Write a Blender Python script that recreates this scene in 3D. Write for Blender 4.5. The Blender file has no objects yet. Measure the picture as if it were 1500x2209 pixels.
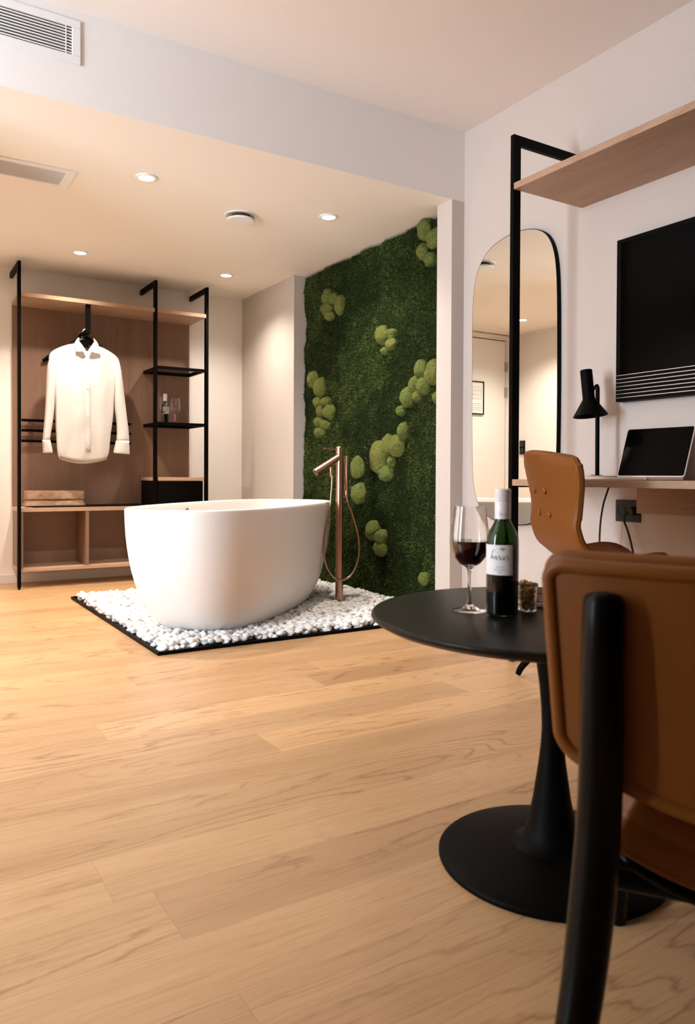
import bpy, bmesh, math, random
import numpy as np
from mathutils import Vector, Matrix, noise

# ---------------------------------------------------------------- camera, world, lights
sc = bpy.context.scene
col = bpy.context.collection
random.seed(7)
RNG = np.random.default_rng(7)
PI = math.pi
F_PX, CXP, CYP = 1632.36, 750.0, 1045.83
YAW, PIT, ROL = 0.554467, -0.0119945, 0.00470807
CAM_H = 0.77
fw = Vector((math.sin(YAW)*math.cos(PIT), math.cos(YAW)*math.cos(PIT), math.sin(PIT)))
rt = Vector((math.cos(YAW), -math.sin(YAW), 0)); up = rt.cross(fw)
rt2 = rt*math.cos(ROL) + up*math.sin(ROL); up2 = -rt*math.sin(ROL) + up*math.cos(ROL)
cd = bpy.data.cameras.new('camera'); cam = bpy.data.objects.new('camera', cd); col.objects.link(cam)
cam.matrix_world = Matrix(((rt2.x, up2.x, -fw.x, 0), (rt2.y, up2.y, -fw.y, 0), (rt2.z, up2.z, -fw.z, CAM_H), (0, 0, 0, 1)))
cd.sensor_fit = 'VERTICAL'; cd.sensor_height = 36.0; cd.lens = F_PX*36.0/2209
cd.shift_x = 0.0; cd.shift_y = -(1104.5-CYP)/2209
cd.clip_start = 0.02
cd.dof.use_dof = True; cd.dof.focus_distance = 3.6; cd.dof.aperture_fstop = 6.0
sc.camera = cam
sc.view_settings.view_transform = 'Standard'; sc.view_settings.look = 'None'
sc.view_settings.gamma = 1.0; sc.view_settings.use_curve_mapping = False
sc.view_settings.exposure = 1.04

w = bpy.data.worlds.new('sky'); sc.world = w; w.use_nodes = True
bg = w.node_tree.nodes['Background']; bg.inputs[0].default_value = (0.75, 0.87, 1.0, 1); bg.inputs[1].default_value = 1.0

WARM = (1.0, 0.90, 0.79)
SPOT_E, MAIN_E, WIN_E = 45.0, 4.8, 190.0
def spot(name, loc, e, angle=130, blend=1.0, c=WARM, r=0.03, rot=(0, 0, 0)):
    l = bpy.data.lights.new(name, 'SPOT'); l.energy = e; l.color = c; l.spot_size = math.radians(angle)
    l.spot_blend = blend; l.shadow_soft_size = r
    o = bpy.data.objects.new(name, l); o.location = loc; o.rotation_euler = rot; col.objects.link(o); return o
ZL, ZH = 2.218, 2.582
LOW_LIGHTS = [(1.109, 3.662), (2.139, 3.668), (1.117, 5.126), (2.137, 5.132), (0.17, 5.10), (0.15, 3.665)]
MAIN_LIGHTS = [(-0.9, 2.05), (0.35, 2.05), (1.4, 2.05), (0.95, 0.78)]
for (x, y), k in zip(LOW_LIGHTS, (.95, .95, 1.05, .95, 1.2, 1.3)): spot('downlight_lamp', (x, y, ZL-0.012), SPOT_E*k)
for x, y in MAIN_LIGHTS: spot('downlight_lamp', (x, y, ZH-0.012), MAIN_E*(1 if y > 1 else .38))
al = bpy.data.lights.new('daylight', 'AREA'); al.shape = 'RECTANGLE'; al.size = 1.3; al.size_y = 2.0
al.energy = WIN_E; al.color = (0.80, 0.90, 1.0)
ao = bpy.data.objects.new('daylight', al); ao.location = (-2.65, 1.9, 1.35); ao.rotation_euler = (PI/2, 0, -PI/2+math.radians(60))
col.objects.link(ao)

# ---------------------------------------------------------------- helpers
def tag(o, label=None, cat=None, group=None, kind=None):
    if label: o['label'] = label
    if cat: o['category'] = cat
    if group: o['group'] = group
    if kind: o['kind'] = kind
    return o
def empty(name, loc, rz=0, label=None, cat=None, group=None):
    o = bpy.data.objects.new(name, None); col.objects.link(o); o.location = loc; o.rotation_euler = (0, 0, rz)
    o.empty_display_size = 0.05
    return tag(o, label, cat, group)
class MB:
    def __init__(s): s.v = []; s.f = []
    def add(s, v, f):
        n = len(s.v); s.v += [tuple(p) for p in v]; s.f += [tuple(i+n for i in q) for q in f]; return s
    def box(s, x0, x1, y0, y1, z0, z1):
        return s.add([(x0,y0,z0),(x1,y0,z0),(x1,y1,z0),(x0,y1,z0),(x0,y0,z1),(x1,y0,z1),(x1,y1,z1),(x0,y1,z1)],
                     [(0,3,2,1),(4,5,6,7),(0,1,5,4),(1,2,6,5),(2,3,7,6),(3,0,4,7)])
    def loops(s, L, cap=True, closed=False):
        n = len(L[0]); v = [p for l in L for p in l]; f = []
        m = len(L)
        for i in range(m if closed else m-1):
            a = i*n; b = ((i+1) % m)*n
            for j in range(n): k = (j+1) % n; f.append((a+j, a+k, b+k, b+j))
        if cap and not closed: f.append(tuple(range(n-1, -1, -1))); f.append(tuple(range((m-1)*n, m*n)))
        return s.add(v, f)
    def lathe(s, prof, c=(0, 0, 0), n=32, cap=True):
        return s.loops([[(c[0]+r*math.cos(2*PI*i/n), c[1]+r*math.sin(2*PI*i/n), c[2]+z) for i in range(n)] for r, z in prof], cap)
    def tube(s, pts, r, n=12, cap=True, closed=False, flat=None):
        P = [Vector(p) for p in pts]; m = len(P); L = []; prev = None
        for i in range(m):
            t = (P[(i+1) % m]-P[i-1]) if closed else (P[min(i+1, m-1)]-P[max(i-1, 0)])
            t.normalize()
            if prev is None:
                a = Vector((0, 0, 1)) if abs(t.z) < .9 else Vector((1, 0, 0)); u = t.cross(a).normalized()
            else: u = (prev-t*prev.dot(t)).normalized()
            prev = u; v = t.cross(u); ri = r[i] if isinstance(r, (list, tuple)) else r
            L.append([P[i]+(u*math.cos(2*PI*k/n)+v*math.sin(2*PI*k/n))*ri for k in range(n)])
        return s.loops(L, cap, closed)
    def prism(s, poly, axis, a0, a1):
        def P(p, a):
            return {0: (a, p[0], p[1]), 1: (p[0], a, p[1]), 2: (p[0], p[1], a)}[axis]
        return s.loops([[P(p, a0) for p in poly], [P(p, a1) for p in poly]])
    def build(s, name, mat, parent=None, smooth=False, bevel=0, sub=0, angle=40, loc=None, keep=False):
        me = bpy.data.meshes.new(name); me.from_pydata(s.v, [], s.f); me.validate(); me.update()
        bm = bmesh.new(); bm.from_mesh(me); bmesh.ops.recalc_face_normals(bm, faces=bm.faces); bm.to_mesh(me); bm.free()
        if mat: me.materials.append(mat)
        o = bpy.data.objects.new(name, me); col.objects.link(o)
        if parent: o.parent = parent
        if loc: o.location = loc
        if bevel:
            b = o.modifiers.new('bevel', 'BEVEL'); b.width = bevel; b.segments = 3; b.limit_method = 'ANGLE'; b.angle_limit = math.radians(35)
            smooth = True; angle = 35 if sub == 0 else angle
        if sub:
            q = o.modifiers.new('sub', 'SUBSURF'); q.levels = sub; q.render_levels = sub
        if smooth or sub:
            for p in me.polygons: p.use_smooth = True
            if not sub and hasattr(me, 'set_sharp_from_angle'): me.set_sharp_from_angle(angle=math.radians(angle))
        return o
def catmull(pts, n=8, closed=False):
    P = [Vector(p) for p in pts]; m = len(P); out = []
    rng = range(m if closed else m-1)
    for i in rng:
        if closed: a, b, c, d = P[i-1], P[i], P[(i+1) % m], P[(i+2) % m]
        else: a, b, c, d = P[max(i-1, 0)], P[i], P[i+1], P[min(i+2, m-1)]
        for k in range(n):
            t = k/n
            out.append(0.5*((2*b)+(c-a)*t+(2*a-5*b+4*c-d)*t*t+(3*b-a-3*c+d)*t**3))
    if not closed: out.append(P[-1])
    return out
def interp(x, xs, ys): return float(np.interp(x, xs, ys))
def rrect(x0, x1, y0, y1, r, n=6):
    out = []
    for cx, cy, a in ((x1-r, y0+r, -90), (x1-r, y1-r, 0), (x0+r, y1-r, 90), (x0+r, y0+r, 180)):
        for k in range(n+1):
            t = math.radians(a+90*k/n); out.append((cx+r*math.cos(t), cy+r*math.sin(t)))
    return out
def lofi(p, s): return noise.noise(Vector(p)*s)

# ---------------------------------------------------------------- materials
def mat(name, c, rough=.5, metal=0, spec=.5, coat=0, **k):
    m = bpy.data.materials.new(name); m.use_nodes = True; b = m.node_tree.nodes['Principled BSDF']
    b.inputs['Base Color'].default_value = (*c, 1); b.inputs['Roughness'].default_value = rough
    b.inputs['Metallic'].default_value = metal; b.inputs['Specular IOR Level'].default_value = spec
    b.inputs['Coat Weight'].default_value = coat
    for kk, v in k.items(): b.inputs[kk.replace('_', ' ')].default_value = v
    return m
def nd(m, t, **k):
    n = m.node_tree.nodes.new(t)
    for a, v in k.items(): setattr(n, a, v)
    return n
def lk(m, a, b): m.node_tree.links.new(a, b)
def bsdf(m): return m.node_tree.nodes['Principled BSDF']
def math_n(m, op, a, b=None, c=None):
    n = nd(m, 'ShaderNodeMath', operation=op)
    for i, v in enumerate((a, b, c)):
        if v is None: continue
        if isinstance(v, (int, float)): n.inputs[i].default_value = v
        else: lk(m, v, n.inputs[i])
    return n.outputs[0]
def bump(m, h, strength=.2, dist=.002):
    b = nd(m, 'ShaderNodeBump'); b.inputs['Strength'].default_value = strength; b.inputs['Distance'].default_value = dist
    lk(m, h, b.inputs['Height']); lk(m, b.outputs[0], bsdf(m).inputs['Normal'])
def tex_noise(m, vec, scale, detail=3, rough=.5, dist=0):
    n = nd(m, 'ShaderNodeTexNoise'); n.inputs['Scale'].default_value = scale; n.inputs['Detail'].default_value = detail
    n.inputs['Roughness'].default_value = rough; n.inputs['Distortion'].default_value = dist
    if vec is not None: lk(m, vec, n.inputs['Vector'])
    return n.outputs[0]
def mapping(m, vec, scale, loc=(0, 0, 0), rot=(0, 0, 0)):
    n = nd(m, 'ShaderNodeMapping'); n.inputs['Scale'].default_value = scale; n.inputs['Location'].default_value = loc
    n.inputs['Rotation'].default_value = rot
    lk(m, vec, n.inputs['Vector']); return n.outputs[0]
def ramp(m, fac, stops):
    n = nd(m, 'ShaderNodeValToRGB'); cr = n.color_ramp
    while len(cr.elements) < len(stops): cr.elements.new(0.5)
    for e, (p, c) in zip(cr.elements, stops): e.position = p; e.color = (*c, 1)
    lk(m, fac, n.inputs[0]); return n.outputs[0]
def mix(m, fac, a, b, mode='MIX'):
    n = nd(m, 'ShaderNodeMix', data_type='RGBA', blend_type=mode)
    for i, v in ((0, fac), (6, a), (7, b)):
        if isinstance(v, (int, float)): n.inputs[i].default_value = v
        elif isinstance(v, tuple): n.inputs[i].default_value = (*v, 1)
        else: lk(m, v, n.inputs[i])
    return n.outputs[2]
def oak_color(m, vec, light, mid, dark, ring=1.0, lines=.75):
    """vec: grain runs along its X; metres"""
    low = tex_noise(m, mapping(m, vec, (1.25*ring, 6.5, 6.5)), 1.0, 1.5, .45, .25)
    wig = tex_noise(m, mapping(m, vec, (16.0, 60.0, 60.0)), 1.0, 3, .6)
    lw = math_n(m, 'ADD', low, math_n(m, 'MULTIPLY', wig, .055))
    rings = math_n(m, 'PINGPONG', math_n(m, 'MULTIPLY', lw, 26.0), 1.0)
    rings = math_n(m, 'POWER', rings, 3.2)
    plain = tex_noise(m, mapping(m, vec, (.7, 3.0, 3.0), (4.0, 2.0, 7.0)), 1.0, 1)
    pr = nd(m, 'ShaderNodeMapRange'); lk(m, plain, pr.inputs[0]); pr.inputs[1].default_value = .38; pr.inputs[2].default_value = .60
    pr.inputs[3].default_value = .35; pr.inputs[4].default_value = 1.0
    rings = math_n(m, 'MULTIPLY', rings, pr.outputs[0])
    fine = tex_noise(m, mapping(m, vec, (5.0, 260.0, 260.0)), 1.0, 3, .6)
    pores = tex_noise(m, mapping(m, vec, (14.0, 520.0, 520.0)), 1.0, 2, .5)
    c = ramp(m, low, [(.25, mid), (.5, light), (.8, mid)])
    rr = nd(m, 'ShaderNodeMapRange'); lk(m, rings, rr.inputs[0]); rr.inputs[1].default_value = .25; rr.inputs[2].default_value = 1.0
    rr.inputs[3].default_value = 0.0; rr.inputs[4].default_value = lines
    brk = math_n(m, 'MULTIPLY', rr.outputs[0], math_n(m, 'MULTIPLY', fine, 1.7))
    c = mix(m, brk, c, dark)
    f2 = nd(m, 'ShaderNodeMapRange'); lk(m, fine, f2.inputs[0]); f2.inputs[1].default_value = .48; f2.inputs[2].default_value = .75
    f2.inputs[3].default_value = 0.0; f2.inputs[4].default_value = .32
    c = mix(m, f2.outputs[0], c, dark)
    p2 = nd(m, 'ShaderNodeMapRange'); lk(m, pores, p2.inputs[0]); p2.inputs[1].default_value = .62; p2.inputs[2].default_value = .7
    p2.inputs[3].default_value = 0.0; p2.inputs[4].default_value = .3
    c = mix(m, p2.outputs[0], c, dark)
    return c, fine
def oak_mat(name, axis, light, mid, dark, rough=.45, seed=0.0, ring=.6, lines=.45):
    m = mat(name, light, rough); tc = nd(m, 'ShaderNodeTexCoord')
    rot = {0: (0, 0, 0), 1: (0, 0, PI/2), 2: (0, PI/2, 0)}[axis]
    v = mapping(m, tc.outputs['Object'], (1, 1, 1), (seed, seed*.7, seed*.3), rot)
    c, f = oak_color(m, v, light, mid, dark, ring, lines)
    lk(m, c, bsdf(m).inputs['Base Color']); bump(m, f, .12, .001); return m
def plaster(name, c, rough=.85):
    m = mat(name, c, rough, spec=.25); tc = nd(m, 'ShaderNodeTexCoord')
    n = tex_noise(m, tc.outputs['Object'], 260, 3); bump(m, n, .08, .001); return m

M_WALL = plaster('wall_paint', (.60, .52, .475))
M_DARKW = plaster('bounce_absorbing_wall_paint', (.06, .055, .05))  # dark colour made up for the unseen wall, to absorb bounced light
M_WALLW = plaster('light_wall_paint', (.90, .85, .81))
M_WALLA = plaster('beige_wall_paint', (.58, .52, .46))
M_BEAM = plaster('beam_paint', (.84, .79, .76))
M_CEIL = plaster('ceiling_paint', (.84, .76, .71))
M_CEILL = plaster('low_ceiling_paint', (.88, .82, .74))
M_TRIM = mat('white_trim', (.82, .80, .77), .4)
M_BLACK = mat('black_metal', (.0025, .002, .0016), .5, spec=.06)
M_BLACKW = mat('black_stained_wood', (.0018, .0014, .001), .28, spec=.13)
M_OAKX = oak_mat('oak_veneer_x', 0, (.47, .29, .185), (.41, .245, .15), (.24, .13, .075), .5)
M_OAKY = oak_mat('oak_veneer_y', 1, (.44, .27, .175), (.38, .225, .14), (.22, .12, .07), .5, 3)
M_OAKZ = oak_mat('oak_veneer_z', 2, (.27, .155, .10), (.235, .13, .082), (.13, .068, .042), .55, 5, .3, .35)
M_OAKS = oak_mat('oak_edge', 0, (.56, .37, .25), (.50, .32, .21), (.33, .19, .12), .5, 8)

def make_floor_mat():
    m = mat('oak_floor', (.6, .4, .25), .38, spec=.45)
    uv = nd(m, 'ShaderNodeUVMap'); uv.uv_map = 'plank'          # metres inside the plank
    at = nd(m, 'ShaderNodeAttribute', attribute_name='tone')
    sx = nd(m, 'ShaderNodeSeparateXYZ'); lk(m, uv.outputs[0], sx.inputs[0])
    off = math_n(m, 'MULTIPLY', at.outputs['Fac'], 137.0)
    cb = nd(m, 'ShaderNodeCombineXYZ'); lk(m, math_n(m, 'ADD', sx.outputs[0], off), cb.inputs[0]); lk(m, sx.outputs[1], cb.inputs[1]); lk(m, off, cb.inputs[2])
    c, f = oak_color(m, cb.outputs[0], (.62, .375, .185), (.53, .30, .138), (.27, .118, .042), .8)
    t = ramp(m, at.outputs['Fac'], [(0, (.74, .70, .67)), (.5, (.93, .925, .92)), (1, (1.13, 1.13, 1.12))])
    c = mix(m, 1.0, c, t, 'MULTIPLY')
    # seams
    e = nd(m, 'ShaderNodeUVMap'); e.uv_map = 'edge'; se = nd(m, 'ShaderNodeSeparateXYZ'); lk(m, e.outputs[0], se.inputs[0])
    d = math_n(m, 'MINIMUM', se.outputs[0], se.outputs[1])
    s = nd(m, 'ShaderNodeMapRange'); lk(m, d, s.inputs[0]); s.inputs[1].default_value = 0.0; s.inputs[2].default_value = .0016
    s.inputs[3].default_value = .30; s.inputs[4].default_value = 0
    c = mix(m, s.outputs[0], c, (.16, .085, .045))
    lk(m, c, bsdf(m).inputs['Base Color']); bump(m, f, .10, .001)
    r = nd(m, 'ShaderNodeMapRange'); lk(m, f, r.inputs[0]); r.inputs[3].default_value = .33; r.inputs[4].default_value = .50
    lk(m, r.outputs[0], bsdf(m).inputs['Roughness'])
    return m
def leather(name, c, c2):
    m = mat(name, c, .42, spec=.28); tc = nd(m, 'ShaderNodeTexCoord')
    n = tex_noise(m, tc.outputs['Object'], 6, 3); lk(m, mix(m, n, c, c2), bsdf(m).inputs['Base Color'])
    v = nd(m, 'ShaderNodeTexVoronoi'); v.inputs['Scale'].default_value = 420; lk(m, tc.outputs['Object'], v.inputs['Vector'])
    bump(m, v.outputs[0], .12, .0006); return m
M_LEATH = leather('cognac_leather', (.21, .068, .008), (.17, .052, .005))
M_COPPER = mat('brushed_copper', (.50, .30, .20), .30, 1.0)
def brushed(m):
    tc = nd(m, 'ShaderNodeTexCoord'); n = tex_noise(m, mapping(m, tc.outputs['Object'], (300, 300, 8)), 1, 2); bump(m, n, .12, .0005)
brushed(M_COPPER)
M_TUB = mat('matt_white_stone', (.80, .75, .71), .50, spec=.3)
M_PEB = mat('white_pebble', (.86, .84, .81), .55, spec=.3)
def pebm(m):
    tc = nd(m, 'ShaderNodeTexCoord'); oi = nd(m, 'ShaderNodeObjectInfo')
    n = tex_noise(m, tc.outputs['Object'], 30, 4); lk(m, ramp(m, n, [(.3, (.70, .68, .65)), (.6, (.82, .81, .79))]), bsdf(m).inputs['Base Color']); bump(m, n, .25, .002)
pebm(M_PEB)
M_GLASS = mat('clear_glass', (1, 1, 1), 0.0, IOR=1.45, Transmission_Weight=1.0)
M_GREEN = mat('green_bottle_glass', (.085, .20, .05), 0.02, IOR=1.45, Transmission_Weight=1.0)
M_WINE = mat('red_wine', (.035, .0008, .002), 0.02, IOR=1.34, Transmission_Weight=.45)
M_WINEB = mat('dark_wine_in_bottle', (.006, .002, .002), .08)
M_LABEL = mat('label_paper', (.80, .78, .75), .6)
M_INK = mat('black_ink', (.03, .03, .035), .6)
M_INKG = mat('grey_ink', (.30, .29, .30), .6)
M_CAP = mat('white_cap', (.80, .74, .72), .35)
M_MIRROR = mat('mirror_glass', (.93, .93, .90), 0.0, 1.0)
M_SCREEN = mat('dark_screen', (.0012, .0011, .001), .15, spec=.06)
M_SILVER = mat('silver', (.72, .70, .68), .3, .9)
M_ALU = mat('laptop_aluminium', (.74, .70, .67), .32, .85)
M_LAMPB = mat('pale_stone_base', (.78, .72, .66), .35)
M_SHIRT = mat('white_cotton', (.78, .745, .71), .85, spec=.1)
M_COLLAR = mat('white_collar_cotton', (.82, .80, .77), .8, spec=.1)
M_PAPER = mat('kraft_paper', (.36, .215, .13), .75, spec=.2)
def crumple(m):
    tc = nd(m, 'ShaderNodeTexCoord'); v = nd(m, 'ShaderNodeTexVoronoi'); v.inputs['Scale'].default_value = 26; v.feature = 'SMOOTH_F1'
    lk(m, tc.outputs['Object'], v.inputs['Vector']); n = tex_noise(m, tc.outputs['Object'], 14, 4); bump(m, math_n(m, 'ADD', v.outputs[0], n), .9, .012)
crumple(M_PAPER)
M_NUT = mat('roasted_nut', (.52, .31, .12), .5)
M_DARK = mat('painted_inside_shade', (.05, .045, .04), .8)  # dark colour standing in for shade inside gaps and openings
M_RUBBER = mat('black_rubber', (.012, .012, .012), .55)
M_HINGE = mat('steel_hinge', (.45, .45, .44), .35, .9)
M_LEDON = bpy.data.materials.new('lit_lens'); M_LEDON.use_nodes = True
_n = M_LEDON.node_tree.nodes; _n.clear(); _e = _n.new('ShaderNodeEmission'); _o = _n.new('ShaderNodeOutputMaterial')
_e.inputs[0].default_value = (1, .93, .82, 1); _e.inputs[1].default_value = 9.0
M_LEDON.node_tree.links.new(_e.outputs[0], _o.inputs[0])
def smoked(name):
    m = mat(name, (.03, .025, .02), .1); b = bsdf(m); b.inputs['Alpha'].default_value = .72; return m
M_SMOKE = smoked('smoked_glass')
M_PANE = mat('window_pane', (.9, .95, 1), .0); bsdf(M_PANE).inputs['Alpha'].default_value = .06

# ---------------------------------------------------------------- the setting
XR, YB, YW = 2.635, 3.094, 5.788
XL, XLA, YF = -2.0, -0.345, -2.5
def struct(name, mb, m, **k): return tag(mb.build(name, m, **k), kind='structure')
def build_floor():
    me = bpy.data.meshes.new('floor'); W = .170
    fixed = {2.22: [.562, 2.45], 1.88: [.953, 2.9], 2.39: [1.392, 3.3], 2.05: [1.79], 1.71: [-.3, 2.1]}
    rnd = random.Random(3); V = []; Fc = []; tones = []; uvp = []; uve = []
    y = YF; k = 0
    rows = []
    y = 2.22
    while y > YF: y -= W
    ys = []
    while y < YW+.02: ys.append(round(y, 3)); y += W
    forced = {(2.22, 1): .80, (2.22, 0): .45, (1.88, 1): .98, (1.88, 0): .32, (2.39, 1): .18, (2.39, 0): .55, (2.05, 0): .42, (2.05, 1): .85, (1.71, 1): .36}
    for y in ys:
        js = None
        for kk, v in fixed.items():
            if abs(kk-y) < .01: js = [XL-.2]+[v[0]-2.05]*(v[0]-2.05 > XL)+v; key = kk
        if js is None:
            a = XL-rnd.uniform(.1, 2.0); js = [a]; key = None
            while js[-1] < XR: js.append(js[-1]+rnd.uniform(1.5, 2.3))
        js = sorted(js)
        if js[-1] < XR+.1: js.append(XR+.15)
        for i in range(len(js)-1):
            x0, x1 = js[i], js[i+1]; t = rnd.uniform(.25, .75); n = len(V)
            for (ky, side), tv in forced.items():
                if key is not None and abs(ky-key) < .01 and abs((x0 if side else x1)-fixed[key][0]) < .01: t = tv
            V += [(x0, y, 0), (x1, y, 0), (x1, y+W, 0), (x0, y+W, 0)]; Fc.append((n, n+1, n+2, n+3)); tones.append(t)
            L = x1-x0; o = rnd.uniform(0, 30)
            uvp += [(o, 0), (o+L, 0), (o+L, W), (o, W)]
            uve.append((x0, x1, y))
    # edge distance needs interior verts: split each plank into 3x3 with insets
    V2 = []; F2 = []; T2 = []; UP = []; UE = []
    for (x0, x1, y), t, q in zip(uve, tones, range(len(tones))):
        o = uvp[q*4][0]; xs = [x0, x0+.01, x1-.01, x1]; yy = [y, y+.01, y+W-.01, y+W]; ex = [0, .01, .01, 0]
        n = len(V2)
        for b in range(4):
            for a in range(4): V2.append((xs[a], yy[b], 0))
        for b in range(3):
            for a in range(3):
                idx = [(a, b), (a+1, b), (a+1, b+1), (a, b+1)]
                F2.append(tuple(n+j*4+i for i, j in idx)); T2.append(t)
                for i, j in idx: UP.append((o+xs[i]-x0, yy[j]-y)); UE.append((ex[i], ex[j]))
    me.from_pydata(V2, [], F2); me.update()
    for nm, D in (('plank', UP), ('edge', UE)):
        l = me.uv_layers.new(name=nm)
        l.data.foreach_set('uv', np.array(D, dtype=np.float32).ravel())
    a = me.attributes.new('tone', 'FLOAT', 'FACE'); a.data.foreach_set('value', np.array(T2, dtype=np.float32))
    me.materials.append(make_floor_mat())
    o = bpy.data.objects.new('floor', me); col.objects.link(o); tag(o, kind='structure')
build_floor()
struct('ceiling', MB().box(XL-.1, XR+.1, YF-.1, YB, ZH, ZH+.1), M_CEIL)
struct('ceiling', MB().box(XLA-.1, XR+.1, YB+.0005, YW+.1, ZL, ZL+.1), M_CEILL)
struct('wall_beam', MB().box(XL-.1, XR, YB-.0005, YB+.03, ZL+.0005, ZH+.1), M_BEAM)
struct('wall_right', MB().box(XR, XR+.1, YF-.1, YB+.0, 0, ZH), M_WALL)
struct('wall_pillar', MB().box(2.551, XR+.1, YB, 3.216, 0, ZL), M_WALL)
struct('wall_recess', MB().box(2.70, 2.75, 3.216, 4.868, 0, ZL), M_WALL)
struct('wall_alcove', MB().box(2.553, 2.75, 4.868, YW, 0, ZL), M_WALLA)
struct('wall_back', MB().box(XLA-.1, 2.75, YW, YW+.1, 0, ZL), M_WALLW)
struct('wall_left', MB().box(XLA-.1, XLA, YB+.03, YW, 0, ZL), M_WALLW)
struct('wall_return', MB().box(XL-.1, XLA, YB, YB+.1, 0, ZL), M_WALL)
struct('wall_front', MB().box(XL, XR, YF-.1, YF, 0, ZH), M_DARKW)  # unseen wall, kept dark to cut bounce light
wx0, wx1, wz0, wz1 = 1.5, 2.9, .35, 2.35
struct('wall_side', MB().box(XL-.1, XL, YF, wx0, 0, ZH).box(XL-.1, XL, wx1, YB, 0, ZH).box(XL-.1, XL, wx0, wx1, 0, wz0).box(XL-.1, XL, wx0, wx1, wz1, ZH), M_WALL)
win = MB()
for x in (wx0, (wx0+wx1)/2-.03, wx1-.06): win.box(XL-.08, XL-.02, x, x+.06, wz0, wz1)
for z in (wz0, 1.75, wz1-.06): win.box(XL-.078, XL-.022, wx0, wx1, z, z+.06)
wf = struct('window_1', win, M_TRIM)
MB().box(XL-.052, XL-.048, wx0, wx1, wz0, wz1).build('pane', M_PANE, wf)
struct('baseboard_back', MB().box(.66, 2.553, YW-.012, YW, 0, .062), M_TRIM, bevel=.002)
struct('baseboard_alcove', MB().box(2.541, 2.553, 4.868, YW-.012, 0, .062), M_TRIM, bevel=.002)
struct('baseboard_left', MB().box(XLA, XLA+.012, YB+.04, YW-.02, 0, .062), M_TRIM, bevel=.002)
struct('baseboard_right', MB().box(XR-.012, XR, YF, YB-.001, 0, .062), M_TRIM, bevel=.002)
# the entrance door in the back wall (seen in the mirror)
dr = struct('door_1', MB().box(-.238, .600, YW-.035, YW-.003, .01, 2.15), M_TRIM, bevel=.002)
MB().box(-.2495, .6095, YW-.012, YW-.0028, .005, 2.1595).build('door_gap_shade', M_DARK, dr)  # dark sheet painting the shade in the gap around the door
fr = MB().box(-.30, -.25, YW-.03, YW-.001, 0, 2.21).box(.61, .655, YW-.03, YW-.001, 0, 2.21).box(-.25, .61, YW-.03, YW-.001, 2.16, 2.21)
fr.build('door_frame', M_TRIM, dr, bevel=.002)
for z in (1.84, 1.58, .3): MB().box(-.262, -.226, YW-.050, YW-.036, z, z+.10).build('hinge', M_HINGE, dr, bevel=.003)
MB().tube([(.53, YW-.035, 1.02), (.53, YW-.085, 1.02), (.42, YW-.085, 1.02)], .009).build('door_handle', M_BLACK, dr, smooth=True)
# evacuation plan on the door
ft = empty('framed_plan', (.175, YW-.0365, 1.553), 0, 'small black framed printed plan hanging on the pale door, seen in the tall mirror', 'picture frame')
f = MB(); f.box(-.115, .115, -.016, -.002, -.165, -.155).box(-.115, .115, -.016, -.002, .155, .165).box(-.115, -.105, -.016, -.002, -.155, .155).box(.105, .115, -.016, -.002, -.155, .155)
f.build('frame', M_BLACK, ft); MB().box(-.105, .105, -.008, -.002, -.155, .155).build('sheet', M_LABEL, ft)
pl = MB()
for i in range(5): pl.box(-.08+.035*i, -.078+.035*i, -.0095, -.0085, -.01, .11)
for i in range(4): pl.box(-.08, .062, -.0095, -.0085, -.01+.04*i, -.0085+.04*i)
for i in range(4): pl.box(-.08, .05-.02*(i % 2), -.0095, -.0085, -.06-.02*i, -.058-.02*i)
pl.build('plan_lines', M_INK, ft)
sw = empty('light_switch', (XLA+.001, 5.605, 1.065), 0, 'tall black light switch plate on the left alcove wall, seen in the mirror', 'light switch')
MB().box(0, .012, -.036, .036, -.07, .07).build('plate', M_BLACK, sw, bevel=.003)
for z in (-.034, .034): MB().box(.012, .017, -.028, .028, z-.028, z+.028).build('rocker', M_RUBBER, sw, bevel=.002)

# ---------------------------------------------------------------- ceiling fittings
def downlight(x, y, z, label, grp):
    t = empty('downlight', (x, y, z), 0, label, 'ceiling light', grp)
    MB().lathe([(.036, -.001), (.038, -.007), (.050, -.006), (.052, -.001)], n=40, cap=False).build('trim_ring', M_TRIM, t, smooth=True)
    MB().lathe([(.0001, -.004), (.036, -.004)], n=40, cap=False).build('lens', M_LEDON, t)
    return t
LL = ['lit recessed spotlight in the low ceiling between the slot vents and the round vent', 'lit recessed spotlight in the low ceiling nearest the moss wall, right of the round vent',
      'lit recessed spotlight in the low ceiling above the open wardrobe, near the hanging shirt', 'lit recessed spotlight in the low ceiling just left of the pale alcove wall corner',
      'lit recessed spotlight in front of the entrance door, seen only in the mirror', 'lit recessed spotlight in the low ceiling left of the slotted grille']
for (x, y), l in zip(LOW_LIGHTS, LL): downlight(x, y, ZL, l, 'recessed spotlights')
vt = empty('round_vent', (1.717, 3.92, ZL), 0, 'white round disc ceiling vent with a dark gap around it', 'vent')
MB().lathe([(.06, -.001), (.088, -.006), (.09, -.001)], n=48, cap=False).build('flange', M_TRIM, vt, smooth=True)
MB().lathe([(.05, -.0005), (.066, -.02), (.02, -.021)], n=48).build('throat', M_DARK, vt, smooth=True)  # shade of the gap above the disc, put into the colour
MB().lathe([(.02, -.022), (.074, -.022), (.078, -.027), (.074, -.032), (.0, -.034)], n=48).build('disc', M_TRIM, vt, smooth=True)
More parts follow.
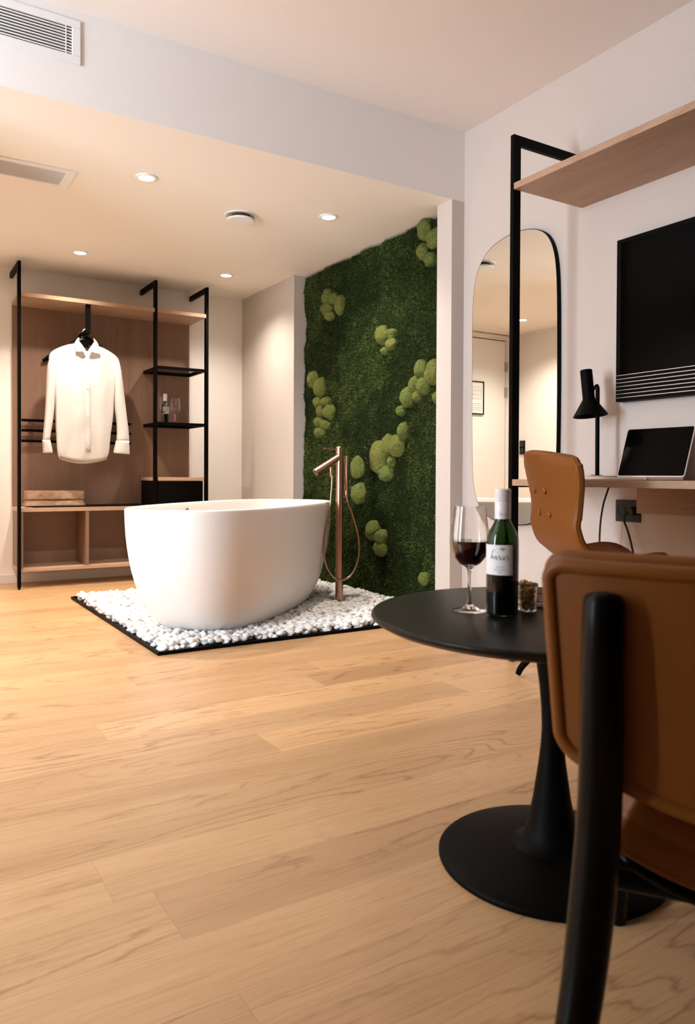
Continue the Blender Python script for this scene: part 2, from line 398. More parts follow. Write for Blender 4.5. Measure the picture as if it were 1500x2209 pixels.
# grille in the beam
gv = empty('air_grille', (.3, YB, 2.455), 0, 'white rectangular air grille high on the beam, with horizontal slats over a dark opening', 'vent')
X0, X1 = -.45, .374
g = MB().box(X0, X1, -.008, -.0005, .055, .086).box(X0, X1, -.008, -.0005, -.085, -.052).box(.342, X1, -.008, -.0005, -.052, .055).box(X0, X0+.03, -.008, -.0005, -.052, .055)
g.build('frame', M_TRIM, gv, bevel=.0015)
MB().box(X0+.03, .342, -.0014, -.0006, -.052, .055).build('opening', M_DARK, gv)  # dark sheet on the beam face, painted shade behind the slats
for i in range(9):
    z = -.047+i*.0115; MB().box(X0+.03, .342, -.006, -.0016, z, z+.004).build('slat', M_TRIM, gv)
MB().box(.318, .322, -.0065, -.0016, -.052, .055).build('mullion', M_TRIM, gv)
cg = empty('ceiling_grille', (.35, 3.895, ZL), 0, 'white slotted air grille set flush in the low ceiling at the left', 'vent')
X0, X1 = -.45, .46
g = MB().box(X0, X1, -.118, -.085, -.006, -.0005).box(X0, X1, .088, .118, -.006, -.0005).box(.415, X1, -.085, .088, -.006, -.0005).box(X0, X0+.03, -.085, .088, -.006, -.0005)
g.build('frame', M_TRIM, cg, bevel=.0015)
MB().box(X0+.03, .415, -.085, .088, -.0012, -.0006).build('opening', M_DARK, cg)  # shade above the slats, painted as a thin dark sheet
for i in range(14):
    y = -.080+i*.0122; MB().box(X0+.03, .415, y, y+.0045, -.005, -.0013).build('slat', M_TRIM, cg)

# ---------------------------------------------------------------- open wardrobe
YP = YW-.02
wd = empty('open_wardrobe', (1.45, 5.6, 0), 0, 'tall open oak wardrobe on the far wall with black metal posts and shelves', 'wardrobe')
WO = Vector((1.45, 5.6, 0))
def wbox(*a):  # world box to wardrobe local
    return MB().box(a[0]-WO.x, a[1]-WO.x, a[2]-WO.y, a[3]-WO.y, a[4], a[5])
wbox(.797, 2.092, YP, YW-.0005, .545, 1.952).build('back_panel', M_OAKZ, wd, bevel=.001)
PX = (.7825, 1.704, 2.097)
ts = wbox(.797, 2.097, 5.4585, YW-.0005, 1.953, 1.980)
for a_, b_ in ((.8035, 1.7035), (1.7245, 2.0965)): ts.box(a_-WO.x, b_-WO.x, 5.418-WO.y, 5.4585-WO.y, 1.953, 1.980)
ts.build('top_shelf', M_OAKX, wd)
for px in PX:
    p = wbox(px, px+.020, 5.418, 5.458, .012, 2.184); p.box(px-WO.x, px+.020-WO.x, 5.458-WO.y, YW-.0005-WO.y, 2.146, 2.184)
    po = p.build('post', M_BLACK, wd, bevel=.001)
    MB().lathe([(.010, 0), (.011, .004), (.008, .006), (.007, .012)], (px+.010-WO.x, 5.438-WO.y, 0), 20).build('foot', M_RUBBER, po, smooth=True)
for z in (1.157, 1.566):
    s = wbox(1.7245, 2.0965, 5.420, 5.440, z-.022, z); b = 1.7245-WO.x; e = 2.0965-WO.x
    s.box(b, e, YP-.020-WO.y, YP-.001-WO.y, z-.022, z).box(b, b+.018, 5.440-WO.y, YP-.020-WO.y, z-.022, z).box(e-.018, e, 5.440-WO.y, YP-.020-WO.y, z-.022, z)
    so = s.build('metal_shelf', M_BLACK, wd, bevel=.0008)
    MB().box(b+.018, e-.018, 5.440-WO.y, YP-.020-WO.y, z-.008, z-.002).build('smoked_glass_plate', M_SMOKE, so)
for z in (1.151, 1.079, 1.005):
    wbox(.852, 1.62, 5.728, 5.744, z-.009, z+.009).box(.90-WO.x, .915-WO.x, 5.744-WO.y, YP-WO.y, z-.006, z+.006).box(1.56-WO.x, 1.575-WO.x, 5.744-WO.y, YP-WO.y, z-.006, z+.006).build('rail', M_BLACK, wd, bevel=.001)
hk = wbox(1.226, 1.256, 5.440, 5.470, 1.752, 1.952).box(1.226-WO.x, 1.256-WO.x, 5.470-WO.y, 5.70-WO.y, 1.752, 1.780)
hk.build('hanging_arm', M_BLACK, wd, bevel=.001)
# bench cabinet
bc = empty('bench_cabinet', (1.45, 5.6, 0), 0, 'low oak bench cabinet with open square compartments under the wardrobe panel', 'cabinet')
B = wbox
t_ = B(.80, 2.085, 5.459, YW-.0005, .516, .543); t_.build('top', M_OAKS, bc, bevel=.001)
B(.80, 2.085, 5.459, YW-.0005, .112, .134).build('bottom_board', M_OAKS, bc, bevel=.001)
for i, x in enumerate((.80, 1.229, 1.647, 2.063)):
    B(x, x+.022, 5.461, YW-.012, .1345, .5155).build('side' if i in (0, 3) else 'divider', M_OAKZ, bc, bevel=.001)
B(.822, 2.063, YW-.011, YW-.001, .1345, .5155).build('back', M_OAKZ, bc)
mc = empty('minibar_cabinet', (1.895, 5.62, .545), 0, 'small black cabinet with an oak top standing on the right of the oak bench', 'cabinet')
MB().box(-.164, .185, -.184, .145, .0005, .181).box(-.185, -.164, -.158, .145, .0005, .181).build('body', M_BLACK, mc, bevel=.002)
MB().box(-.164, .180, -.199, -.185, .004, .178).build('door', M_BLACKW, mc, bevel=.002)
MB().box(-.164, .188, -.199, .146, .182, .207).box(-.188, -.164, -.158, .146, .182, .207).build('top', M_OAKS, mc, bevel=.001)
MB().lathe([(.007, -.0), (.007, .006)], n=16).build('knob', M_BLACK, mc, loc=(.14, -.2, .15)).rotation_euler = (PI/2, 0, 0)
# luggage mat and paper bag
mtb = MB().box(-.40, .40, -.14, .14, .0005, .008)
mm = mtb.build('luggage_mat', M_BLACK, loc=(1.29, 5.61, .543), bevel=.002)
tag(mm, 'thin black luggage tray lying on top of the oak bench', 'tray')
pb = empty('paper_bag', (1.05, 5.61, .5515), 0, 'folded brown paper bag lying flat on the black tray, left end of the bench', 'bag')
def bagloop(z, w, d, k, seed):
    L = []
    for p in rrect(-w, w, -d, d, .012, 4):
        L.append(None)
    out = []
    N = 56
    for i in range(N):
        a = 2*PI*i/N; c, s = math.cos(a), math.sin(a)
        x = w*np.sign(c)*abs(c)**.35; y = d*np.sign(s)*abs(s)**.35
        q = lofi((x*9, y*9, z*25+seed), 1.0)*k
        out.append((x+q*c, y+q*s, z+q*.4))
    return out
MB().loops([bagloop(.0, .185, .075, .0, 0), bagloop(.002, .203, .082, .004, 0), bagloop(.012, .200, .078, .006, 1), bagloop(.03, .190, .066, .008, 2), bagloop(.05, .183, .056, .008, 3), bagloop(.062, .181, .05, .004, 3)]).build('bag_body', M_PAPER, pb, smooth=True, angle=60)
MB().loops([bagloop(.045, .190, .062, .005, 5), bagloop(.047, .197, .068, .004, 5), bagloop(.07, .196, .066, .006, 6), bagloop(.095, .196, .060, .006, 7), bagloop(.105, .197, .054, .003, 8), bagloop(.103, .19, .048, .003, 8), bagloop(.07, .186, .048, .003, 8)], cap=False).build('rolled_cuff', M_PAPER, pb, smooth=True, angle=60)

# ---------------------------------------------------------------- shirt and hangers
def hanger(loc, rz, label, half=.21):
    t = empty('clothes_hanger', loc, rz, label, 'hanger', 'clothes hangers on the wardrobe arm')
    pts = catmull([(-half, 0, -.165), (-half*.75, 0, -.118), (-.09, 0, -.068), (-.035, 0, -.035), (0, 0, -.028), (.035, 0, -.035), (.09, 0, -.068), (half*.75, 0, -.118), (half, 0, -.165)], 6)
    n = len(pts); MB().tube(pts, [.012+.012*math.sin(PI*i/(n-1)) for i in range(n)], 12).build('shoulders', M_BLACKW, t, smooth=True)
    MB().prism([(-.055, -.045), (.055, -.045), (.050, -.022), (.030, -.004), (.012, .004), (-.012, .004), (-.030, -.004), (-.050, -.022)], 1, -.007, .007).build('centre_plate', M_BLACKW, t, bevel=.004)
    hp = [(0, 0, -.02), (0, 0, .005), (0, .004, .02)]+[(0, .018*math.cos(a)-.014+.0, .036+.018*math.sin(a)) for a in np.linspace(-.2, PI+.6, 12)]
    hp = [(0, 0, -.02), (0, 0, .012)]+[(-.019*math.cos(a), 0, .03+.019*math.sin(a)) for a in np.linspace(PI-.9+PI, .0-.3, 14)][::1]
    MB().tube(catmull([(0, 0, -.02), (0, 0, .004), (.016, 0, .016), (.021, 0, .032), (.012, 0, .048), (-.004, 0, .051), (-.018, 0, .040), (-.02, 0, .028)], 5), .002, 8).build('hook', M_SILVER, t, smooth=True)
    return t
hanger((1.241, 5.525, 1.743), 0, 'black clothes hanger holding the white shirt')
hanger((1.2405, 5.660, 1.743), -.35, 'empty black clothes hanger behind the shirt, its tip showing past the left shoulder', .26)
SY = 5.525
shirt = empty('shirt', (1.241, SY, .9), 0, 'white long-sleeved dress shirt hanging in the wardrobe', 'shirt')
SX, SZ = 1.241, .9
def shirt_loop(z, xl, xr, th, amp, seed, n=96, tilt=0, dip=0):
    L = []; c = (xl+xr)/2; w_ = (xr-xl)/2
    for i in range(n):
        a = 2*PI*i/n; u = math.cos(a); v = math.sin(a)
        x = c+w_*u; y = th*np.sign(v)*abs(v)**.7
        fold = amp*(math.sin(x*34+seed+z*2.0)*.45+lofi((x*7, z*2.2, seed), 1.0)*1.3+lofi((x*19, z*9, seed+4), 1.0)*.5)*abs(v)
        dz = dip*math.exp(-((x-1.243)/.045)**2) if v < 0 else 0
        L.append((x-SX, y+(fold if v < 0 else -fold), z-SZ+tilt*u-dz))
    return L
zb = [1.698, 1.686, 1.662, 1.63, 1.60, 1.55, 1.48, 1.40, 1.33, 1.28, 1.22, 1.15, 1.08, 1.01, .96, .92, .90]
xl = [1.175, 1.150, 1.085, 1.025, .996, .994, 1.003, 1.02, 1.030, 1.034, 1.036, 1.038, 1.041, 1.046, 1.050, 1.054, 1.068]
xr = [1.305, 1.330, 1.392, 1.448, 1.476, 1.484, 1.474, 1.455, 1.443, 1.437, 1.434, 1.428, 1.416, 1.410, 1.406, 1.402, 1.388]
th = [.030, .036, .042, .046, .050, .058, .064, .066, .066, .064, .062, .060, .058, .056, .054, .052, .050]
loops = [shirt_loop(z, a, b, t, .017*min(1, i/4), 0, dip=(.062, .052, .034, .010, 0)[min(i, 4)]) for i, (z, a, b, t) in enumerate(zip(zb, xl, xr, th))]
for li, L in enumerate(loops):
    k = max(0, (li-13)/3.0)
    if k > 0:
        loops[li] = [(x, y, z-(.035*k*math.cos(min(1, abs(x+.01)/.18)*PI/2)) - (.018*k if y > 0 else 0)) for x, y, z in L]
o = MB().loops(loops, cap=False).build('body', M_SHIRT, shirt, sub=1)
s_ = o.modifiers.new('solid', 'SOLIDIFY'); s_.thickness = .0015
def sleeve(pts, name):
    L = []
    for i, (cx, z, hw, t, tl) in enumerate(pts):
        n = 28; r = []
        for k in range(n):
            a = 2*PI*k/n; u, v = math.cos(a), math.sin(a)
            am = .007*lofi((cx*3+u*1.5, z*11, 3.0), 1.0)+.004*lofi((u*4, z*24, 8), 1.0)
            r.append((cx+hw*u-SX, t*v+am*np.sign(v)*abs(v), z-SZ+tl*u+.0))
        L.append(r)
    o = MB().loops(L, cap=False).build(name, M_SHIRT, shirt, sub=1)
    q = o.modifiers.new('solid', 'SOLIDIFY'); q.thickness = .0015; return o
sleeve([(1.045, 1.575, .020, .020, -.005), (1.032, 1.56, .030, .036, -.012), (1.020, 1.52, .034, .05, -.01), (1.013, 1.47, .032, .05, 0), (1.009, 1.40, .029, .048, 0), (1.006, 1.33, .029, .045, 0), (1.004, 1.26, .030, .042, 0), (1.000, 1.19, .029, .04, 0), (.993, 1.12, .028, .04, 0), (.983, 1.05, .024, .038, 0), (.979, 1.00, .024, .036, 0)], 'sleeve')
sleeve([(1.435, 1.59, .022, .020, .005), (1.445, 1.57, .032, .036, .015), (1.456, 1.52, .034, .05, .01), (1.462, 1.47, .034, .05, 0), (1.470, 1.40, .036, .048, 0), (1.476, 1.33, .038, .045, 0), (1.482, 1.26, .042, .042, 0), (1.492, 1.19, .038, .04, 0), (1.501, 1.12, .040, .04, 0), (1.504, 1.05, .044, .038, 0), (1.503, 1.01, .046, .036, 0)], 'sleeve')
sleeve([(.979, 1.005, .026, .038, 0), (.985, .97, .029, .038, 0), (.989, .93, .032, .036, .0), (.989, .918, .033, .034, .0)], 'cuff')
sleeve([(1.502, 1.015, .048, .038, 0), (1.498, .98, .052, .038, 0), (1.494, .93, .059, .036, -.004), (1.494, .922, .058, .034, -.004)], 'cuff')
def wrap_sheet(name, pts, m, y0, thick=.003):   # flat shaped piece with outline pts (world x,z), at depth y0(x)
    o = MB().loops([[(x-SX, y0(x, z)-SY, z-SZ) for x, z in pts], [(x-SX, y0(x, z)-SY-thick, z-SZ) for x, z in pts]]).build(name, m, shirt, bevel=.001)
    return o
yc = lambda x, z: SY-.036-.040*max(0, (1.73-z)/.11)+1.2*(x-1.24)**2
wrap_sheet('collar', [(1.190, 1.728), (1.172, 1.71), (1.157, 1.685), (1.160, 1.622), (1.190, 1.622), (1.226, 1.634), (1.205, 1.672), (1.186, 1.700)], M_COLLAR, yc, .005)
wrap_sheet('collar', [(1.287, 1.731), (1.305, 1.713), (1.318, 1.69), (1.323, 1.618), (1.290, 1.622), (1.243, 1.636), (1.270, 1.675), (1.290, 1.705)], M_COLLAR, yc, .005)
# collar stand: only the rear half circle
cb_ = MB(); A = np.linspace(-.25, PI+.25, 24); top = [(1.24+.056*math.cos(a)-SX, -.004+.045*math.sin(a), 1.728-SZ-.004*(1-math.sin(a))) for a in A]; bot = [(1.24+.052*math.cos(a)-SX, -.012+.045*math.sin(a), 1.660-SZ) for a in A]
cb_.add(top+bot, [(i, i+1, 24+i+1, 24+i) for i in range(23)])
cs = cb_.build('collar_stand', M_COLLAR, shirt, smooth=True); q = cs.modifiers.new('s', 'SOLIDIFY'); q.thickness = .002
MB().box(1.216-SX, 1.268-SX, .022, .024, 1.668-SZ, 1.694-SZ).build('neck_label', M_INK, shirt)
pk = []
zz = np.linspace(1.60, .93, 24)
def body_front(x, z):
    i = np.interp(-z, [-q for q in zb], range(len(zb))); a = np.interp(-z, [-q for q in zb], xl); b = np.interp(-z, [-q for q in zb], xr); t = np.interp(-z, [-q for q in zb], th)
    u = (x-(a+b)/2)/((b-a)/2); v = math.sqrt(max(0, 1-u*u)); amp = .017
    fold = amp*(math.sin(x*34+z*2.0)*.45+lofi((x*7, z*2.2, 0), 1.0)*1.3+lofi((x*19, z*9, 4), 1.0)*.5)*v
    return -t*v**.7+fold
pkm = MB(); rows = []
for z in zz:
    xs = [1.222+.012*(1.6-z), 1.232+.012*(1.6-z), 1.245+.012*(1.6-z), 1.258+.012*(1.6-z)]
    rows.append([(x-SX, body_front(x, z)-.0045, z-SZ) for x in xs])
v = [p for r in rows for p in r]; f = [(i*4+j, i*4+j+1, i*4+j+5, i*4+j+4) for i in range(len(rows)-1) for j in range(3)]
pk_ = MB().add(v, f).build('placket', M_SHIRT, shirt, smooth=True); q = pk_.modifiers.new('s', 'SOLIDIFY'); q.thickness = .002
for i in range(7):
    z = 1.57-.098*i; x = 1.240+.012*(1.6-z)
    bt = MB().lathe([(.0045, 0), (.005, .001), (.0045, .002)], n=14).build('button', M_LABEL, shirt, smooth=True, loc=(x-SX, body_front(x, z)-.006, z-SZ)); bt.rotation_euler = (PI/2, 0, 0)

# ---------------------------------------------------------------- pebble tray, tub, tap
TX0, TX1, TY0, TY1 = 1.006, 2.652, 3.150, 4.866
tr = MB().box(TX0, TX0+.012, TY0, TY1, .0005, .016).box(TX0+.012, 2.545, TY0, TY0+.012, .0005, .016).box(TX0+.012, 2.545, TY1-.012, TY1, .0005, .016).box(2.640, 2.650, 3.222, 4.862, .0005, .03)
tray = empty('pebble_tray', ((TX0+TX1)/2, (TY0+TY1)/2, 0), 0, 'low black metal edging frame on the oak floor holding the white pebbles', 'tray')
o = tr.build('edging', M_BLACK, tray, bevel=.001); o.location = (-(TX0+TX1)/2, -(TY0+TY1)/2, 0)
o = MB().box(TX0+.012, 2.640, TY0+.08, TY1-.012, .0004, .004).box(TX0+.012, 2.545, TY0+.012, TY0+.08, .0004, .004).build('liner', M_RUBBER, tray); o.location = (-(TX0+TX1)/2, -(TY0+TY1)/2, 0)
TC = Vector((1.689, 3.825, 0)); TA, TB_, TROT, TH_ = .857, .378, .738, .615
S0, KK, NN = .607, 2.02, 2.9
def tub_scale(t): return S0+(1-S0)*(1-(1-t)**KK)**(1/KK)
def tub_loop(z, sc_, inset=0, n=96):
    L = []
    for i in range(n):
        a = 2*PI*i/n; c, s = math.cos(a), math.sin(a)
        u = (TA*sc_-inset)*np.sign(c)*abs(c)**(2/NN); v = (TB_*sc_-inset)*np.sign(s)*abs(s)**(2/NN)
        L.append((u*math.cos(TROT)-v*math.sin(TROT), u*math.sin(TROT)+v*math.cos(TROT), z))
    return L
tub = empty('bathtub', (TC.x, TC.y, .012), 0, 'large white freestanding oval bathtub standing on the white pebbles', 'bathtub')
zs = [.02+(TH_-.02)*t for t in (0, .01, .03, .06, .1, .15, .22, .3, .4, .5, .6, .7, .8, .9, .96)]
L = [tub_loop(z-.012, tub_scale((z-.02)/(TH_-.02))) for z in zs]
ztop = TH_-.012
L += [tub_loop(ztop-.010, 1.0), tub_loop(ztop-.003, 1.0, .0015), tub_loop(ztop, 1.0, .005), tub_loop(ztop, 1.0, .020), tub_loop(ztop-.003, 1.0, .024), tub_loop(ztop-.012, 1.0, .027)]
for t in (.95, .85, .7, .55, .4, .28, .2, .155): L.append(tub_loop(t*TH_-.012, tub_scale(t*.95), .035))
L += [tub_loop(.07, .40), tub_loop(.066, .1)]
MB().loops(L).build('shell', M_TUB, tub, smooth=True, angle=50)
MB().loops([tub_loop(.0, S0-.06), tub_loop(.016, S0-.05)]).build('plinth', M_TUB, tub, smooth=True)
ov = MB().lathe([(.018, 0), (.020, .003), (.014, .005)], n=24).build('overflow_cover', M_SILVER, tub, smooth=True)
ang = TROT; ovp = Vector((math.cos(ang+PI/2)*(TB_-.045), math.sin(ang+PI/2)*(TB_-.045), .555)); ov.location = ovp; ov.rotation_euler = (PI/2, 0, ang)
MB().lathe([(.03, 0), (.03, .004), (.02, .006)], n=24).build('drain', M_SILVER, tub, smooth=True, loc=(0, 0, .066))
# pebbles
def pebble_mesh(seed, subd):
    bm = bmesh.new(); bmesh.ops.create_icosphere(bm, subdivisions=subd, radius=1.0)
    for v in bm.verts:
        d = 1+.28*noise.noise(v.co*1.1+Vector((seed*7.1, 0, 0))); v.co *= d
        v.co.x *= .0225; v.co.y *= .0172; v.co.z *= .0125
    return bm
PEBS = []
for i in range(6):
    bm = pebble_mesh(i, 3); me = bpy.data.meshes.new('pebble'); bm.to_mesh(me); bm.free(); me.materials.append(M_PEB)
    for p in me.polygons: p.use_smooth = True
    PEBS.append(me)
low = []
for i in range(6):
    bm = pebble_mesh(i, 2); low.append((np.array([v.co[:] for v in bm.verts]), np.array([[v.index for v in f.verts] for f in bm.faces]))); bm.free()
sp = []
def in_tub(x, y, m=0.0, sc_=S0):
    dx, dy = x-TC.x, y-TC.y; u = dx*math.cos(TROT)+dy*math.sin(TROT); v = -dx*math.sin(TROT)+dy*math.cos(TROT)
    return abs(u/(TA*sc_+m))**NN+abs(v/(TB_*sc_+m))**NN < 1
rnd = random.Random(11)
for layer, (step, z0) in enumerate(((.033, .015), (.033, .029))):
    y = TY0+.030
    while y < TY1-.03:
        x = TX0+.032
        while x < 2.622:
            xx, yy = x+rnd.uniform(-.011, .011), y+rnd.uniform(-.011, .011)
            okp = not (xx > 2.53 and yy < 3.24)
            if okp and not in_tub(xx, yy, .008) and (xx-2.305)**2+(yy-3.81)**2 > .045**2 and min(xx-TX0, yy-TY0, TY1-yy) > .030:
                sp.append((xx, yy, z0+rnd.uniform(-.002, .006), rnd.uniform(.72, 1.15), layer))
            x += step
        y += step
top = [s for s in sp if s[4] == 1]; bot = [s for s in sp if s[4] == 0]
top.sort(key=lambda s: s[0]*.5265+s[1]*.850)
for i, (x, y, z, s, _) in enumerate(top[:300]):
    o = bpy.data.objects.new('pebble', PEBS[i % 6]); col.objects.link(o); o.location = (x, y, z); o.scale = (s, s, s)
    o.rotation_euler = (rnd.uniform(-.5, .5), rnd.uniform(-.5, .5), rnd.uniform(0, 6.28))
    tag(o, 'smooth white pebble in the front rows of the black edged tray', 'pebble', 'white pebbles around the bathtub')
V = []; Fc = []; n0 = 0
from mathutils import Euler
for i, (x, y, z, s, _) in enumerate(top[300:]+bot):
    v, f = low[i % 6]; R = np.array(Euler((rnd.uniform(-.5, .5), rnd.uniform(-.5, .5), rnd.uniform(0, 6.28))).to_matrix())
    V.append((v*s)@R.T+np.array([x-1.8, y-4.0, z])); Fc.append(f+n0); n0 += len(v)
me = bpy.data.meshes.new('pebble_bed'); me.from_pydata(np.concatenate(V).tolist(), [], np.concatenate(Fc).tolist()); me.materials.append(M_PEB)
for p in me.polygons: p.use_smooth = True
o = bpy.data.objects.new('pebble_bed', me); o.location = (1.8, 4.0, 0); col.objects.link(o)
tag(o, 'bed of countless white pebbles filling the tray around and behind the bathtub', 'pebbles', kind='stuff')
# tap
tp = empty('bath_mixer', (2.305, 3.81, .02), 0, 'brushed copper floor-standing bath mixer with hand shower beside the tub', 'tap')
MB().lathe([(.0226, 0), (.0226, .872)], n=36).build('column', M_COPPER, tp, smooth=True)
MB().lathe([(.0215, .874), (.0232, .876), (.0232, .918), (.0215, .920)], n=36).build('cap', M_COPPER, tp, smooth=True)
MB().tube([(-.02, 0, .905), (-.112, 0, .908)], .0045, 12).build('handle', M_COPPER, tp, smooth=True)
MB().tube([(0, 0, .862), (-.165, 0, .768)], .0205, 28).build('spout', M_COPPER, tp, smooth=True)
MB().tube([(-.163, 0, .769), (-.1665, 0, .767)], .015, 20).build('spout_mouth_shade', M_DARK, tp)  # dark plug on the closed spout end, painting its inner shade
MB().lathe([(.0085, .745), (.0105, .750), (.0105, .80)], (-.058, 0, 0), 20).build('hose_outlet', M_COPPER, tp, smooth=True)
MB().lathe([(.0115, .655), (.0125, .657), (.0125, .866), (.011, .868)], (.048, 0, 0), 24).build('hand_shower', M_COPPER, tp, smooth=True)
MB().lathe([(.0155, .618), (.0165, .620), (.0165, .664), (.0155, .666)], (.048, 0, 0), 24).box(.018, .036, -.008, .008, .630, .652).build('shower_holder', M_COPPER, tp, smooth=True)
hz = [(2.249, .80), (2.249, .74), (2.240, .66), (2.232, .597), (2.210, .51), (2.192, .436), (2.183, .36), (2.186, .302), (2.200, .245), (2.224, .205), (2.252, .175), (2.285, .160), (2.318, .160), (2.350, .172), (2.380, .197), (2.405, .235), (2.423, .285), (2.430, .344), (2.424, .41), (2.405, .485), (2.382, .553), (2.362, .60), (2.354, .64)]
MB().tube(catmull([(x-2.305, -.004-.030*math.sin(PI*i/(len(hz)-1)), z-.02) for i, (x, z) in enumerate(hz)], 6), .0062, 10).build('hose', M_COPPER, tp, smooth=True)

# ---------------------------------------------------------------- moss wall
def moss_material():
    m = mat('moss', (.05, .10, .02), .95, spec=.15); at = nd(m, 'ShaderNodeAttribute', attribute_name='mcol')
    lk(m, at.outputs['Color'], bsdf(m).inputs['Base Color']); return m
M_MOSS = moss_material()
mp = empty('moss_wall_panel', (2.66, 4.04, 1.11), 0, 'tall green preserved moss wall filling the recess behind the bathtub', 'moss wall')
MX, MY, MZ = 2.66, 4.04, 1.11
def mossd(y, z): return .018*lofi((y*6, z*6, 1.3), 1.0)+.012*lofi((y*17, z*17, 5.3), 1.0)
ny, nz = 70, 96; V = []; Fc = []
for j in range(nz+1):
    for i in range(ny+1):
        y = 3.225+1.635*i/ny; z = .012+2.19*j/nz; V.append((2.638-mossd(y, z)-MX, y-MY, z-MZ))
for j in range(nz):
    for i in range(ny): a = j*(ny+1)+i; Fc.append((a, a+ny+1, a+ny+2, a+1))
mb = MB().add(V, Fc); M_MB = mat('moss_ground', (.012, .020, .005), 1.0, spec=.05)
mb.build('backing', M_MB, mp)
NB = 190000
ys = RNG.uniform(3.222, 4.862, NB); zs_ = RNG.uniform(.006, 2.205, NB)
big = np.array([lofi((a*1.7, b*1.7, 9.0), 1.0) for a, b in zip(ys[::1], zs_[::1])])
med = np.array([lofi((a*7, b*7, 3.0), 1.0) for a, b in zip(ys, zs_)])
dd = np.array([mossd(a, b) for a, b in zip(ys, zs_)])
root = np.stack([2.640-dd-MX, ys-MY, zs_-MZ], 1)
d = RNG.normal(0, .75, (NB, 3)); d[:, 0] = -np.abs(RNG.normal(.8, .35, NB)); d[:, 2] -= .15
d /= np.linalg.norm(d, axis=1)[:, None]
ln = RNG.uniform(.006, .017, NB)[:, None]*(1+.5*med[:, None])
sd = np.cross(d, RNG.normal(0, 1, (NB, 3))); sd /= np.linalg.norm(sd, axis=1)[:, None]
wd_ = RNG.uniform(.0008, .0019, NB)[:, None]
bend = RNG.normal(0, .3, (NB, 3))
P0 = root-sd*wd_; P1 = root+sd*wd_; mid = root+d*ln*.6; P2 = mid+sd*wd_*.9; P3 = mid-sd*wd_*.9; P4 = root+(d+bend*.6)*ln
allv = np.stack([P0, P1, P2, P3, P4], 1).reshape(-1, 3)
allv[:, 1] = np.clip(allv[:, 1], 3.2175-MY, 4.8665-MY); allv[:, 2] = np.clip(allv[:, 2], .004-MZ, 2.2165-MZ)
base = (np.arange(NB)*5)[:, None]
me = bpy.data.meshes.new('moss_tufts'); me.vertices.add(NB*5); me.vertices.foreach_set('co', allv.astype(np.float32).ravel())
quad = base+np.array([[0, 1, 2, 3]]); tri = base+np.array([[3, 2, 4]])
loopsv = np.concatenate([quad.ravel(), tri.ravel()])
me.loops.add(len(loopsv)); me.loops.foreach_set('vertex_index', loopsv.astype(np.int32))
me.polygons.add(NB*2)
ls = np.concatenate([np.arange(NB)*4, NB*4+np.arange(NB)*3]).astype(np.int32)
me.polygons.foreach_set('loop_start', ls); me.update(calc_edges=True)
c1 = np.array([.040, .068, .013]); c2 = np.array([.110, .155, .040]); c3 = np.array([.17, .15, .055]); c0 = np.array([.012, .020, .006])
t1 = np.clip(.45+1.3*big+.9*med+RNG.normal(0, .22, NB), 0, 1)[:, None]
cc = c0*(1-t1)+c1*t1; t2 = (RNG.random(NB) < .34)[:, None]; cc = np.where(t2, c2*(.25+.85*t1), cc)
t3 = (RNG.random(NB) < .05+.10*(big > .15))[:, None]; cc = np.where(t3, c3, cc)
cc = np.concatenate([cc, np.ones((NB, 1))], 1)
ca = me.color_attributes.new('mcol', 'FLOAT_COLOR', 'POINT'); ca.data.foreach_set('color', np.repeat(cc, 5, 0).astype(np.float32).ravel())
me.materials.append(M_MOSS); o = bpy.data.objects.new('moss_tufts', me); col.objects.link(o); o.parent = mp; tag(o, kind='stuff')
def cushion_mat():
    m = mat('cushion_moss', (.1, .15, .03), 1.0, spec=.1); tc = nd(m, 'ShaderNodeTexCoord'); oi = nd(m, 'ShaderNodeObjectInfo')
    n = tex_noise(m, tc.outputs['Object'], 240, 3, .7); v = tex_noise(m, tc.outputs['Object'], 18, 3)
    a = ramp(m, n, [(.36, (.030, .045, .009)), (.5, (.11, .145, .035)), (.66, (.24, .28, .085))])
    b = ramp(m, n, [(.36, (.05, .045, .009)), (.5, (.17, .155, .035)), (.66, (.32, .29, .09))])
    rr = ramp(m, oi.outputs['Random'], [(.0, (0, 0, 0)), (1, (.55, .55, .55))])
    lk(m, mix(m, math_n(m, 'MULTIPLY', rr, math_n(m, 'ADD', v, .5)), a, b), bsdf(m).inputs['Base Color']); bump(m, n, .9, .006); return m
M_CUSH = cushion_mat()
